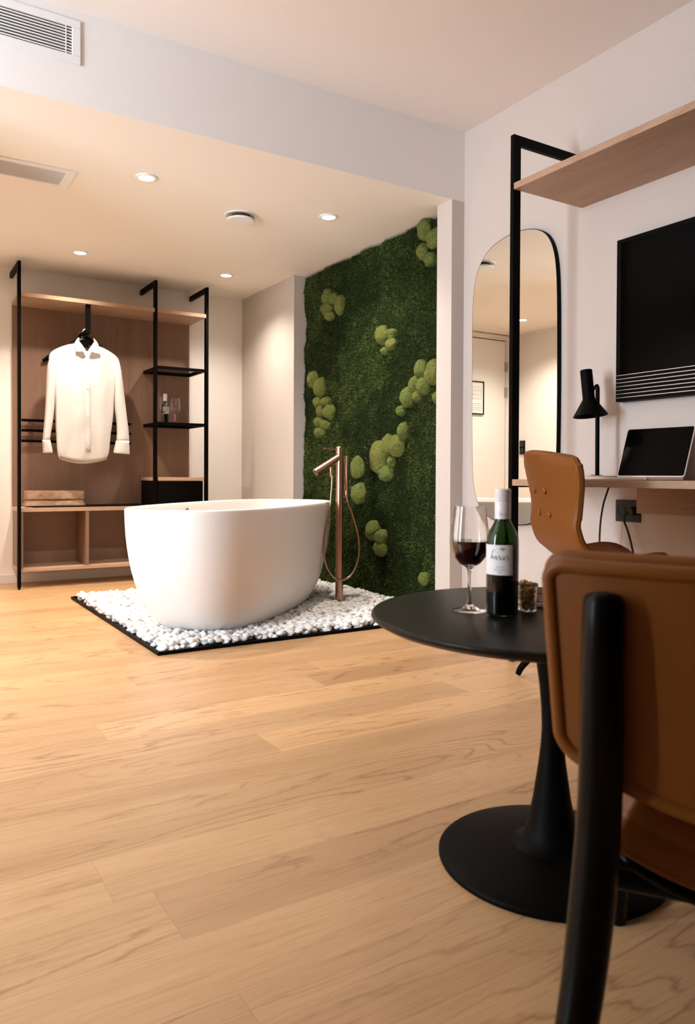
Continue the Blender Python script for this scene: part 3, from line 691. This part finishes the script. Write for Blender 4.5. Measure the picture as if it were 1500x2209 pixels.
CL = [(3.422, 2.165, 0.057, 0.066), (3.331, 2.089, 0.068, 0.058), (3.437, 2.04, 0.048, 0.049), (3.369, 1.982, 0.05, 0.041), (4.512, 1.995, 0.051, 0.059), (4.428, 1.97, 0.059, 0.042), (4.338, 1.911, 0.058, 0.066), (4.511, 1.919, 0.076, 0.042), (4.48, 1.867, 0.054, 0.038), (3.844, 1.633, 0.057, 0.06), (3.745, 1.625, 0.052, 0.033), (3.744, 1.562, 0.058, 0.037), (3.81, 1.53, 0.033, 0.024), (3.443, 1.378, 0.058, 0.055), (3.335, 1.345, 0.064, 0.074), (3.5, 1.3, 0.053, 0.051), (3.419, 1.282, 0.063, 0.059), (3.572, 1.229, 0.067, 0.063), (3.478, 1.228, 0.042, 0.034), (3.639, 1.154, 0.04, 0.031), (3.295, 1.205, 0.027, 0.037), (4.709, 1.449, 0.062, 0.061), (4.61, 1.387, 0.07, 0.071), (4.636, 1.285, 0.05, 0.043), (4.535, 1.281, 0.058, 0.032), (4.591, 1.221, 0.052, 0.045), (4.485, 1.206, 0.071, 0.051), (4.617, 1.146, 0.06, 0.039), (4.533, 1.122, 0.062, 0.038), (4.607, 1.072, 0.079, 0.039), (3.863, 0.88, 0.102, 0.102), (3.768, 0.952, 0.069, 0.067), (3.679, 0.949, 0.077, 0.066), (3.615, 1.035, 0.049, 0.049), (3.731, 0.853, 0.031, 0.037), (3.785, 0.786, 0.076, 0.051), (4.113, 0.823, 0.069, 0.072), (4.095, 0.657, 0.075, 0.071), (3.932, 0.428, 0.069, 0.064), (3.841, 0.392, 0.059, 0.05), (3.85, 0.324, 0.067, 0.054), (3.404, 0.189, 0.045, 0.038)]
for k, (y, z, ry, rz) in enumerate(CL):
    bm = bmesh.new(); bmesh.ops.create_icosphere(bm, subdivisions=5, radius=1.0); dep = .034+.4*min(ry, rz)*.55
    for v in bm.verts:
        q = v.co.copy(); d_ = 1+.16*noise.noise(q*1.6+Vector((k*3.1, 0, 0)))+.035*noise.noise(q*9+Vector((k, 3, 0)))+.03*noise.noise(q*24)
        v.co = Vector((q.x*dep, q.y*ry*.97, q.z*rz*1.03))*d_
    me = bpy.data.meshes.new('cushion_moss'); bm.to_mesh(me); bm.free(); me.materials.append(M_CUSH)
    for p in me.polygons: p.use_smooth = True
    o = bpy.data.objects.new('cushion_moss', me); col.objects.link(o); o.parent = mp; o.location = (2.632-MX, y-MY, z-MZ)

# ---------------------------------------------------------------- mirror on the right wall
MP = [(2.992, 1.411), (2.994, 1.554), (2.991, 1.649), (2.981, 1.743), (2.961, 1.81), (2.926, 1.861), (2.875, 1.904), (2.808, 1.929), (2.727, 1.943), (2.649, 1.943), (2.574, 1.929), (2.521, 1.906), (2.486, 1.877), (2.458, 1.834), (2.438, 1.772), (2.427, 1.69), (2.422, 1.585), (2.419, 1.417), (2.417, 1.144), (2.418, 0.956), (2.421, 0.851), (2.435, 0.724), (2.465, 0.639), (2.516, 0.583), (2.574, 0.552), (2.65, 0.539), (2.745, 0.54), (2.844, 0.56), (2.913, 0.599), (2.953, 0.655), (2.978, 0.74), (2.987, 0.86), (2.991, 1.076), (2.993, 1.267)]
mr = empty('wall_mirror', (XR, 2.7, 1.24), 0, 'tall rounded pebble-shaped mirror with a thin black rim on the right wall', 'mirror')
mc_ = catmull([(p[0]-2.7, p[1]-1.24, 0) for p in MP], 4, True); poly = [(p.x, p.y) for p in mc_]
po2 = []
n = len(poly)
for i in range(n):
    a, b = Vector(poly[i-1]), Vector(poly[(i+1) % n]); t = (b-a).normalized(); po2.append((poly[i][0]-t.y*.0035*-1, poly[i][1]+t.x*.0035*-1))
area = sum(poly[i][0]*poly[(i+1) % n][1]-poly[(i+1) % n][0]*poly[i][1] for i in range(n))
sgn = 1 if area > 0 else -1
out_ = []
for i in range(n):
    a, b = Vector(poly[i-1]), Vector(poly[(i+1) % n]); t = (b-a).normalized(); out_.append((poly[i][0]+t.y*.003*sgn, poly[i][1]-t.x*.003*sgn))
MB().loops([[(-.0015, *p) for p in out_], [(-.0245, *p) for p in out_]]).build('rim', M_BLACK, mr, smooth=True, angle=40)
MB().loops([[(-.0247, *p) for p in poly], [(-.0252, *p) for p in poly]]).build('glass', M_MIRROR, mr)

# ---------------------------------------------------------------- wall desk unit
DK = Vector((2.43, 1.6, 0))
dk = empty('wall_desk', DK, 0, 'oak wall desk with a matching upper shelf held by a tall black post', 'desk')
def dbox(*a): return MB().box(a[0]-DK.x, a[1]-DK.x, a[2]-DK.y, a[3]-DK.y, a[4], a[5])
dbox(2.227, XR-.0005, .60, 2.303, .732, .7585).build('desk_top', M_OAKY, dk, bevel=.001)
dbox(2.227, XR-.0005, .60, 2.305, 1.953, 1.9795).build('upper_shelf', M_OAKY, dk, bevel=.001)
dbox(2.602, XR-.0005, .75, 1.983, .624, .7315).build('wall_batten', M_OAKY, dk, bevel=.001)
for y in (2.3055, .579):
    p = dbox(2.227, 2.267, y, y+.020, .012, 2.181); p.box(2.267-DK.x, XR-.0005-DK.x, y-DK.y, y+.020-DK.y, 2.142, 2.181)
    po = p.build('post', M_BLACK, dk, bevel=.001)
    MB().lathe([(.011, 0), (.012, .004), (.009, .006), (.007, .012)], (2.247-DK.x, y+.010-DK.y, 0), 20).build('foot', M_RUBBER, po, smooth=True)
MB().box(2.25-DK.x, 2.29-DK.x, 2.27-DK.y, 2.295-DK.y, .726, .7315).build('bracket', M_BLACK, dk)
# tv
tv = empty('television', (XR, 1.45, 1.41), 0, 'black flat television on the right wall with a silver-striped speaker grille below the screen', 'television')
xf = -.047; YT = 2.078-1.45; YT2 = -.62
tvb = MB().box(xf, -.0005, YT2, YT, 1.0795-1.41, 1.743-1.41); tvb.build('body', M_BLACK, tv, bevel=.001)
MB().box(xf-.0025, xf-.0003, YT2+.02, YT-.022, 1.19-1.41, 1.726-1.41).build('screen', M_SCREEN, tv)
zt = [1.186, 1.1708, 1.1556, 1.1404, 1.1252, 1.110, 1.0948]
for z in zt: MB().box(xf-.004, xf-.0003, YT2+.004, YT-.006, z-1.4112, z-1.4088).build('grille_bar', M_SILVER, tv)
# socket and cables
so = empty('wall_socket', (XR, 2.045, .630), 0, 'black double power socket on the right wall under the desk', 'socket')
MB().box(-.008, -.0005, -.060, .060, -.045, .045).build('plate', M_RUBBER, so, bevel=.002)
for y in (-.03, .03):
    o = MB().lathe([(.021, 0), (.0215, .003), (.018, .003), (.017, -.0)], n=28, cap=False).build('outlet', M_RUBBER, so, smooth=True, loc=(-.008, y, .0)); o.rotation_euler = (0, -PI/2, 0)
pgl = MB().tube([(2.626, 2.016, .630), (2.600, 2.016, .628)], .017, 20)
c_ = empty('power_cable', (2.6, 2.0, .63), 0, 'black power cable with a plug in the wall socket, hanging down below the desk', 'cable')
o = pgl.build('plug', M_RUBBER, c_, smooth=True); o.location = (-2.6, -2.0, -.63)
o = MB().tube(catmull([(2.602, 2.020, .625), (2.592, 2.032, .612), (2.59, 2.032, .59), (2.585, 2.010, .55), (2.578, 1.985, .49), (2.57, 1.96, .40), (2.57, 1.94, .2), (2.56, 1.90, .02)], 6), .0042, 8).build('cord', M_RUBBER, c_, smooth=True); o.location = (-2.6, -2.0, -.63)
lc = empty('lamp_cable', (2.52, 2.05, .6), 0, 'thin black cable hanging from the underside of the desk below the lamp', 'cable')
o = MB().tube(catmull([(2.51, 2.044, .731), (2.505, 2.052, .70), (2.5, 2.064, .655), (2.5, 2.077, .579), (2.5, 2.080, .484), (2.51, 2.075, .3), (2.55, 2.06, .06), (2.57, 1.98, .012)], 6), .0038, 8).build('cord', M_RUBBER, lc, smooth=True); o.location = (-2.52, -2.05, -.6)
# lamp
LZ = .7590
la = empty('desk_lamp', (2.5, 2.10, LZ), 0, 'black desk lamp with conical shade and pale round base, standing on the oak desk', 'lamp')
MB().lathe([(.080, 0), (.082, .002), (.082, .014), (.080, .016)], n=48).build('base', M_LAMPB, la, smooth=True)
MB().lathe([(.022, .0162), (.022, .019)], n=24).build('pole_collar', M_BLACK, la, smooth=True)
MB().tube([(0, -.005, .016), (0, -.003, .375)], .0085, 16).build('pole', M_BLACK, la, smooth=True)
ax0 = Vector((-.012, .047, .452)); ax1 = Vector((-.012, .022, .262))
D = (ax1-ax0); Ln = D.length; D.normalize()
sh = MB(); prof = [(.0235, .0), (.0245, .004), (.0245, .118), (.026, .124), (.070, Ln), (.0685, Ln), (.024, .127), (.022, .118), (.022, .01), (.0, .01)]
u_ = D.cross(Vector((1, 0, 0))).normalized(); v_ = D.cross(u_)
sh.loops([[ax0+D*h+(u_*math.cos(2*PI*i/40)+v_*math.sin(2*PI*i/40))*r for i in range(40)] for r, h in [(.0, 0)]+prof])
sh.build('shade', M_BLACK, la, smooth=True, angle=35)
MB().tube(catmull([(0, -.004, .345), (0, -.006, .372), (0, .0, .386), (0, .012, .378), (-.004, .018, .36), (-.01, .020, .335)], 5), .0055, 10).build('knuckle', M_BLACK, la, smooth=True)
# laptop
lp = empty('laptop', (2.53, 1.872, LZ), 0, 'thin silver laptop with a black screen open on the oak desk', 'laptop')
MB().loops([[(x, y, .001) for x, y in rrect(-.215, .0, -.152, .148, .012)], [(x, y, .009) for x, y in rrect(-.215, .0, -.152, .148, .012)]]).build('base', M_ALU, lp, bevel=.001)
MB().box(-.12, -.03, -.13, .126, .0092, .0098).build('keyboard', M_BLACK, lp)
lid = MB().loops([[(0, y, z) for y, z in rrect(-.152, .148, .002, .208, .010)], [(.004, y, z) for y, z in rrect(-.152, .148, .002, .208, .010)]]).build('lid', M_ALU, lp, bevel=.0008, loc=(-.004, 0, .009))
lid.rotation_euler = (0, math.radians(19), 0)
sc_ = MB().loops([[(-.0006, y, z) for y, z in rrect(-.149, .145, .008, .205, .008)], [(-.0002, y, z) for y, z in rrect(-.149, .145, .008, .205, .008)]]).build('screen', M_SCREEN, lid)

# ---------------------------------------------------------------- desk chair
dc = empty('desk_chair', (2.16, 1.80, 0), math.radians(-116.1), 'cognac leather shell chair with buttons, pulled up to the wall desk', 'chair')
prof = [(-.250, .848), (-.241, .835), (-.225, .80), (-.202, .74), (-.184, .68), (-.173, .62), (-.164, .57), (-.143, .515), (-.10, .482), (-.03, .470), (.04, .472), (.10, .482), (.145, .478), (.17, .46)]
hw = [.170, .214, .236, .228, .208, .200, .198, .200, .210, .216, .214, .20, .18, .14]
pc = catmull([(a, b, 0) for a, b in prof], 3); hc = catmull([(h, 0, 0) for h in hw], 3)
NU = 17; V = []; m_ = len(pc)
for i, (p, h) in enumerate(zip(pc, hc)):
    t = i/(m_-1); back = max(0, 1-t/.45)
    for k in range(NU):
        u = -1+2*k/(NU-1); wrap = u*u
        V.append((h.x*u, p.x+wrap*(.075*back), p.y+wrap*(.028*(1-back))*(1 if t > .4 else .5)+(-.02*wrap*back if i < 6 else 0)))
Fc = [(i*NU+k, i*NU+k+1, (i+1)*NU+k+1, (i+1)*NU+k) for i in range(m_-1) for k in range(NU-1)]
o = MB().add(V, Fc).build('shell', M_LEATH, dc, smooth=True)
q = o.modifiers.new('solid', 'SOLIDIFY'); q.thickness = .026; q.offset = 0; b_ = o.modifiers.new('bev', 'BEVEL'); b_.width = .011; b_.segments = 4; b_.limit_method = 'ANGLE'; b_.angle_limit = math.radians(50)
rimp = [V[k] for k in range(NU)]+[V[i*NU+NU-1] for i in range(1, m_)]+[V[(m_-1)*NU+k] for k in range(NU-2, -1, -1)]+[V[i*NU] for i in range(m_-2, 0, -1)]
MB().tube(rimp, .0145, 8, closed=True).build('welt', M_LEATH, dc, smooth=True)
def shell_pt(u, z):
    i = min(range(m_//2), key=lambda i: abs(pc[i].y-z)); k = (u+1)/2*(NU-1); return Vector(V[i*NU+int(round(k))])
for u in (-.375, .125):
    for z in (.728, .630):
        p = shell_pt(u, z); bt = MB().lathe([(.0115, -.002), (.0115, .004), (.008, .008), (.0, .010)], n=16).build('button', M_LEATH, dc, smooth=True, loc=(p.x, p.y-.0135, p.z)); bt.rotation_euler = (PI/2, 0, u*.4)
MB().lathe([(.05, .0), (.05, .01), (.024, .02), (.022, .12), (.022, .30), (.018, .30), (.035, .31)], (0, 0, .13), 28).build('column', M_BLACK, dc, smooth=True)
MB().box(-.11, .11, -.09, .09, .436, .446).build('seat_plate', M_BLACK, dc, bevel=.003)
for k in range(4):
    a = math.radians(38+90*k); c, s = math.cos(a), math.sin(a)
    pts = catmull([(c*r, s*r, z) for r, z in ((.015, .165), (.08, .168), (.17, .150), (.25, .105), (.31, .045), (.33, .010))], 6)
    MB().tube(pts, [.020-.009*i/(len(pts)-1) for i in range(len(pts))], 12).build('leg', M_BLACK, dc, smooth=True)

# ---------------------------------------------------------------- round table
TT = Vector((1.15, 1.07, 0))
rt_ = empty('round_table', TT, 0, 'low round black lounge table on a trumpet-shaped pedestal', 'table')
def black_table():
    m = mat('black_ash', (.003, .0025, .002), .36, spec=.16); tc = nd(m, 'ShaderNodeTexCoord')
    n = tex_noise(m, mapping(m, tc.outputs['Object'], (120, 6, 6), rot=(0, 0, .5)), 1, 4); lk(m, ramp(m, n, [(.35, (.002, .0016, .001)), (.7, (.009, .007, .005))]), bsdf(m).inputs['Base Color']); bump(m, n, .12, .0008); return m
M_TAB = black_table()
MB().lathe([(0, .470), (.30, .470), (.345, .476), (.360, .484), (.3655, .489), (.3655, .4925), (.363, .496), (.359, .497), (0, .497)], n=96).build('table_top', M_TAB, rt_, smooth=True, angle=50)
MB().lathe([(.075, .470), (.06, .462), (.040, .43), (.033, .40), (.026, .35), (.0225, .31), (.0208, .268), (.0225, .235), (.027, .195), (.037, .126), (.048, .07), (.060, .040), (.08, .0335)], n=48).build('pedestal', M_BLACK, rt_, smooth=True, angle=60)
MB().lathe([(.0, .001), (.224, .001), (.2255, .004), (.2255, .010), (.222, .013), (.205, .0175), (.16, .025), (.10, .032), (.05, .0335), (0, .0335)], n=96).build('base_plate', M_BLACK, rt_, smooth=True, angle=60)
ZT = .4974
def glass(loc, s, label, wine, cat='wine glass', grp=None):
    t = empty('wine_glass', loc, 0, label, cat, grp)
    out_p = [(.0, .0), (.034, .0), (.0350, .0012), (.030, .0028), (.016, .006), (.008, .011), (.0045, .02), (.0038, .04), (.0036, .07), (.0045, .084), (.010, .090), (.022, .097), (.032, .109), (.0385, .125), (.0402, .140), (.0385, .160), (.0345, .190), (.0318, .212)]
    inn = [(.0309, .212), (.0336, .190), (.0376, .160), (.0392, .140), (.0374, .1255), (.0310, .1105), (.021, .0990), (.010, .0925), (.0, .0915)]
    MB().lathe([(r*s, z*s) for r, z in out_p+inn], n=48).build('glass_body', M_GLASS, t, smooth=True, angle=80)
    if wine:
        iw = [(0, .0918), (.010, .0928), (.021, .0993), (.0309, .1108), (.0373, .1258), (.0391, .140), (.0391, .1425), (.0, .1425)]
        MB().lathe([(r*s*.995, z*s) for r, z in iw], n=48).build('wine', M_WINE, t, smooth=True, angle=60)
    return t
glass((1.018, 1.172, ZT), 1.0, 'wine glass half filled with red wine on the round black table', True)
def bottle(loc, s, rz, label, grp=None):
    t = empty('wine_bottle', loc, rz, label, 'bottle', grp)
    o_ = [(.0, .003), (.026, .001), (.0300, .004), (.0310, .010), (.0310, .146), (.0300, .156), (.026, .167), (.0195, .178), (.0155, .186), (.0145, .195), (.0145, .243)]
    i_ = [(.0130, .243), (.0130, .195), (.0140, .1865), (.0178, .178), (.0240, .1665), (.0282, .155), (.0288, .146), (.0288, .012), (.0, .012)]
    MB().lathe([(r*s, z*s) for r, z in o_+i_], n=48).build('glass_body', M_GREEN, t, smooth=True, angle=70)
    MB().lathe([(r*s, z*s) for r, z in [(0, .006), (.0285, .006), (.0296, .010), (.0296, .141), (0, .141)]], n=40).build('wine', M_WINEB, t, smooth=True)
    cp = [(.0152, .190), (.0155, .190), (.0157, .222)]
    for k in range(4): z = .2245+k*.0055; cp += [(.0151, z-.001), (.0160, z+.001), (.0160, z+.0035)]
    cp += [(.0158, .2465), (.0140, .2485), (.0, .249)]
    MB().lathe([(r*s, z*s) for r, z in cp], n=40).build('screw_cap', M_CAP, t, smooth=True, angle=30)
    # paper label wrapped around
    n = 28; A = np.linspace(-1.15, 1.15, n); r = .0314*s
    v = [(r*math.sin(a), -r*math.cos(a), z*s) for z in (.083, .141) for a in A]
    lb = MB().add(v, [(i, i+1, n+i+1, n+i) for i in range(n-1)]).build('label', M_LABEL, t, smooth=True)
    return t, lb
def text_on(parent, txt, size, z, r, a0, m, name='lettering', shear=.35):
    cu = bpy.data.curves.new('txt', 'FONT'); cu.body = txt; cu.size = size; cu.align_x = 'CENTER'; cu.shear = shear; cu.extrude = .00004
    o = bpy.data.objects.new('txt', cu); col.objects.link(o); bpy.context.view_layer.update()
    me = bpy.data.meshes.new_from_object(o.evaluated_get(bpy.context.evaluated_depsgraph_get())); bpy.data.objects.remove(o)
    for v in me.vertices:
        a = a0+v.co.x/r; rr = r+v.co.z; v.co = Vector((rr*math.sin(a), -rr*math.cos(a), z+v.co.y))
    me.materials.clear(); me.materials.append(m); q = bpy.data.objects.new(name, me); col.objects.link(q); q.parent = parent; return q
# bottle turned so that its label sits a little left of centre
BP = (1.036, 1.096, ZT)
bt_, lb_ = bottle(BP, 1.0, math.radians(-43.4-28), 'small green bottle of red wine with a white label, on the round black table')
RR = .0315
SCRIPT = [  # calligraphic strokes of the word on the label: S e n s a s
    [(262, 285), (268, 262), (238, 250), (205, 275), (180, 335), (160, 400), (146, 470), (128, 512), (98, 520), (78, 495)],
    [(150, 500), (190, 475), (216, 448), (205, 430), (184, 450), (176, 490), (190, 520), (225, 505), (250, 480)],
    [(276, 438), (262, 490), (240, 542)], [(250, 505), (285, 455), (308, 440), (305, 465), (296, 500)], [(352, 432), (328, 490), (308, 538), (322, 550), (352, 520), (385, 470)],
    [(385, 470), (410, 432), (428, 430), (414, 455), (436, 500), (428, 540), (400, 552), (378, 540)],
    [(574, 446), (535, 434), (484, 468), (458, 520), (470, 548), (505, 532), (558, 470)], [(580, 436), (556, 490), (534, 538), (548, 550), (580, 520), (612, 468)],
    [(612, 468), (648, 430), (668, 426), (652, 455), (676, 505), (668, 548), (636, 562), (610, 546)]]
def script_on(parent, R_, a0, z0, k, m, name):
    mb = MB()
    for st in SCRIPT:
        P = catmull([((x-390)*k, -(y-500)*k, 0) for x, y in st], 6); V = []
        for i, p in enumerate(P):
            t = (P[min(i+1, len(P)-1)]-P[max(i-1, 0)]).normalized(); n_ = Vector((-t.y, t.x, 0))
            w_ = k*(2.2+12.0*max(0, abs(t.y)-.35)*min(1, i/4, (len(P)-1-i)/4))
            for q in (p+n_*w_, p-n_*w_): an = a0+q.x/R_; V.append((R_*math.sin(an), -R_*math.cos(an), z0+q.y))
        mb.add(V, [(2*i, 2*i+1, 2*i+3, 2*i+2) for i in range(len(P)-1)])
    o = mb.build(name, m, parent); return o
script_on(lb_, RR, .25, .1155, 6.4e-5, M_INK, 'lettering')
text_on(lb_, 'Pays d\'Oc', .0040, .0975, RR, .33, M_INKG, shear=.2)
text_on(lb_, 'Cabernet Merlot', .0036, .0925, RR, .33, M_INKG, shear=.2)
text_on(lb_, '2019', .0036, .0875, RR, .33, M_INKG, shear=.1)
script_on(bt_, .0161, .45, .1985, 2.7e-5, M_INKG, 'lettering')
cr = MB()
def crp(dx, dz): return (RR*math.sin(.50+dx/RR), -RR*math.cos(.50+dx/RR), .1325+dz)
for sg in (-1, 1):      # two spread wings of leaves round a small shield
    for a_, L_, y_ in ((.30, .0072, .0004), (.62, .0068, .0012), (1.0, .0056, .0020)):
        dx, dz = math.cos(a_)*L_, math.sin(a_)*L_*.62; nx, nz = -math.sin(a_)*.0011, math.cos(a_)*.0011
        cr.add([crp(sg*.0012, y_-.001), crp(sg*(dx*.6+nx), dz*.6+nz+y_-.001), crp(sg*dx, dz+y_-.001), crp(sg*(dx*.6-nx), dz*.6-nz+y_-.001)], [(0, 1, 2, 3)])
cr.add([crp(dx, dz) for dx, dz in ((-.0018, .0012), (.0018, .0012), (.0016, -.0018), (0, -.0038), (-.0016, -.0018))], [(0, 1, 2, 3, 4)])
cr.add([crp(dx, dz) for dx, dz in ((-.0014, .0022), (.0014, .0022), (.0020, .0042), (.0007, .0032), (0, .0048), (-.0007, .0032), (-.0020, .0042))], [(0, 1, 3, 5, 6), (1, 2, 3), (3, 4, 5)])
cr.build('crest', M_INKG, lb_)
jr = empty('nut_jar', (1.118, 1.112, ZT), 0, 'small glass jar of nuts behind the bottle on the round black table', 'jar')
MB().lathe([(0, .0), (.0185, .0), (.0205, .003), (.0205, .046), (.0225, .049), (.0235, .053), (.0225, .056), (.0205, .056), (.0190, .053), (.0190, .004), (0, .004)], n=36).build('glass_body', M_GLASS, jr, smooth=True, angle=70)
bm = bmesh.new(); rn = random.Random(5)
for k in range(90):
    z = .008+.050*k/90; a = rn.uniform(0, 6.28); r = rn.uniform(0, .0135) if rn.random() < .4 else .0138
    mt = Matrix.Translation((r*math.cos(a), r*math.sin(a), z)) @ Euler((rn.random()*3, rn.random()*3, 0)).to_matrix().to_4x4() @ Matrix.Diagonal((.0062, .0040, .0040, 1))
    bmesh.ops.create_icosphere(bm, subdivisions=2, radius=1.0, matrix=mt)
me = bpy.data.meshes.new('nuts'); bm.to_mesh(me); bm.free(); me.materials.append(M_NUT)
for p in me.polygons: p.use_smooth = True
o = bpy.data.objects.new('nuts', me); col.objects.link(o); o.location = jr.location
tag(o, 'pile of roasted mixed nuts filling the small glass jar', 'nuts', kind='stuff')
MB().lathe([(0, 0), (.045, 0), (.052, .004), (.056, .016), (.054, .018), (.050, .007), (.044, .004), (0, .004)], n=40).build('glass_dish', M_GLASS, smooth=True, angle=60, loc=(1.195, 1.135, ZT))
tag(bpy.data.objects['glass_dish'], 'shallow clear glass dish beside the jar of nuts on the round table', 'dish')
# bottle and glasses on the metal shelf
glass((1.823, 5.60, 1.1574), .92, 'empty wine glass left of the small bottle on the lower black wardrobe shelf', False, grp='empty wine glasses on the shelf')
glass((1.921, 5.60, 1.1574), .92, 'empty wine glass right of the small bottle on the lower black wardrobe shelf', False, grp='empty wine glasses on the shelf')
bottle((1.862, 5.66, 1.1574), .93, math.radians(10), 'small wine bottle between two empty glasses on the lower black wardrobe shelf')

# ---------------------------------------------------------------- foreground lounge chair
lc_ = empty('lounge_chair', (.94, .549, 0), math.radians(-53.8), 'cognac leather lounge chair with rounded black wooden legs, seen from behind in the foreground', 'chair')
def back_surface(u, v):
    """u -1..1 across, v 0..1 up ; centre surface"""
    x = .222*u*(1-.075*(1-v)); zt_ = .679; zb_ = .409+.055*u*u
    z = zb_+(zt_-zb_)*v; y = -.185-.036*(1-u*u)-.018*v+.012*(v-.5)**2
    return Vector((x, y, z))
def panel(name, parent, surf, T, m, rc=(.12, .16), pip=None):
    # rounded corner panel: map square to rounded rectangle
    rim = []; per = []
    for cx, cy, a in ((1-rc[0], rc[1], -90), (1-rc[0], 1-rc[1], 0), (-1+rc[0], 1-rc[1], 90), (-1+rc[0], rc[1], 180)):
        for k in range(9):
            t = math.radians(a+90*k/8); per.append((cx+rc[0]*math.cos(t), cy+rc[1]*math.sin(t)))
    P = []
    for i in range(len(per)):
        a, b = per[i], per[(i+1) % len(per)]; nseg = max(1, int(math.dist(a, b)/.09))
        for k in range(nseg): P.append((a[0]+(b[0]-a[0])*k/nseg, a[1]+(b[1]-a[1])*k/nseg))
    def ring(f_, off):
        L = []
        fu = f_ if f_ >= .96 or f_ < .94 else .978
        for u, v in P:
            uu, vv = u*fu, .5+(v-.5)*f_; c = surf(uu, vv); e = .01
            nrm = (surf(uu+e, vv)-c).cross(surf(uu, vv+e)-c).normalized(); L.append(c+nrm*off)
        return L
    fr_ = [.02, .25, .5, .75, .9, .965]
    L = [ring(f_, T/2*(1.0+.25*(1-f_**2))) for f_ in fr_]+[ring(.985, T/2*.95), ring(1.0, T*.42), ring(1.0, T*.05), ring(.992, 0), ring(1.0, -T*.05), ring(1.0, -T*.42), ring(.985, -T/2*.95)]+[ring(f_, -T/2*(1.0+.12*(1-f_**2))) for f_ in fr_[::-1]]
    o = MB().loops(L).build(name, m, parent, smooth=True, angle=80)
    for f_, of_, pr_ in (pip or ((.985, T*.42, .0045), (.985, -T*.42, .0045))):
        MB().tube(ring(f_, of_), pr_, 12, closed=True).build('piping', m, o, smooth=True)
    return o
panel('backrest', lc_, back_surface, .030, M_LEATH, (.095, .085), ((1.0, -.006, .0092), (.945, .0125, .0088)))
def seat_surface(u, v):
    x = (.158+.030*v)*u; y = -.185+.455*v
    z = .384+.018*(2*v-1)**2-.050*(1-u*u)*(1-.5*v)
    return Vector((x, y, z))
panel('seat', lc_, seat_surface, .078, M_LEATH, (.16, .16))
def shell_surface(u, v): return seat_surface(u*.98, .02+.96*v)-Vector((0, 0, .052))
panel('seat_shell', lc_, shell_surface, .016, M_BLACKW, (.16, .16), ((.99, 0, .006),))
for sx in (-1, 1):
    pts = catmull([(sx*.160, -.240, .648), (sx*.160, -.246, .61), (sx*.161, -.242, .50), (sx*.163, -.230, .42), (sx*.166, -.232, .36), (sx*.175, -.255, .25), (sx*.192, -.305, .12), (sx*.204, -.342, .0)], 6)
    n = len(pts); rr = [interp(i/(n-1), [0, .01, .025, .06, .5, .65, 1], [.008, .0145, .0188, .0212, .0238, .0240, .0170]) for i in range(n)]
    MB().tube(pts, rr, 20).build('rear_leg', M_BLACKW, lc_, smooth=True, angle=60)
    pts = catmull([(sx*.150, .235, .335), (sx*.154, .255, .22), (sx*.160, .285, .10), (sx*.163, .300, .0)], 6); n = len(pts)
    MB().tube(pts, [.020-.006*i/(n-1) for i in range(n)], 16).build('front_leg', M_BLACKW, lc_, smooth=True, angle=60)
    MB().tube([(sx*.160, -.215, .322), (sx*.152, .235, .312)], .014, 14).build('side_rail', M_BLACKW, lc_, smooth=True)
MB().tube([(-.158, -.10, .276), (.158, -.10, .276)], .012, 14).build('cross_rail', M_BLACKW, lc_, smooth=True)
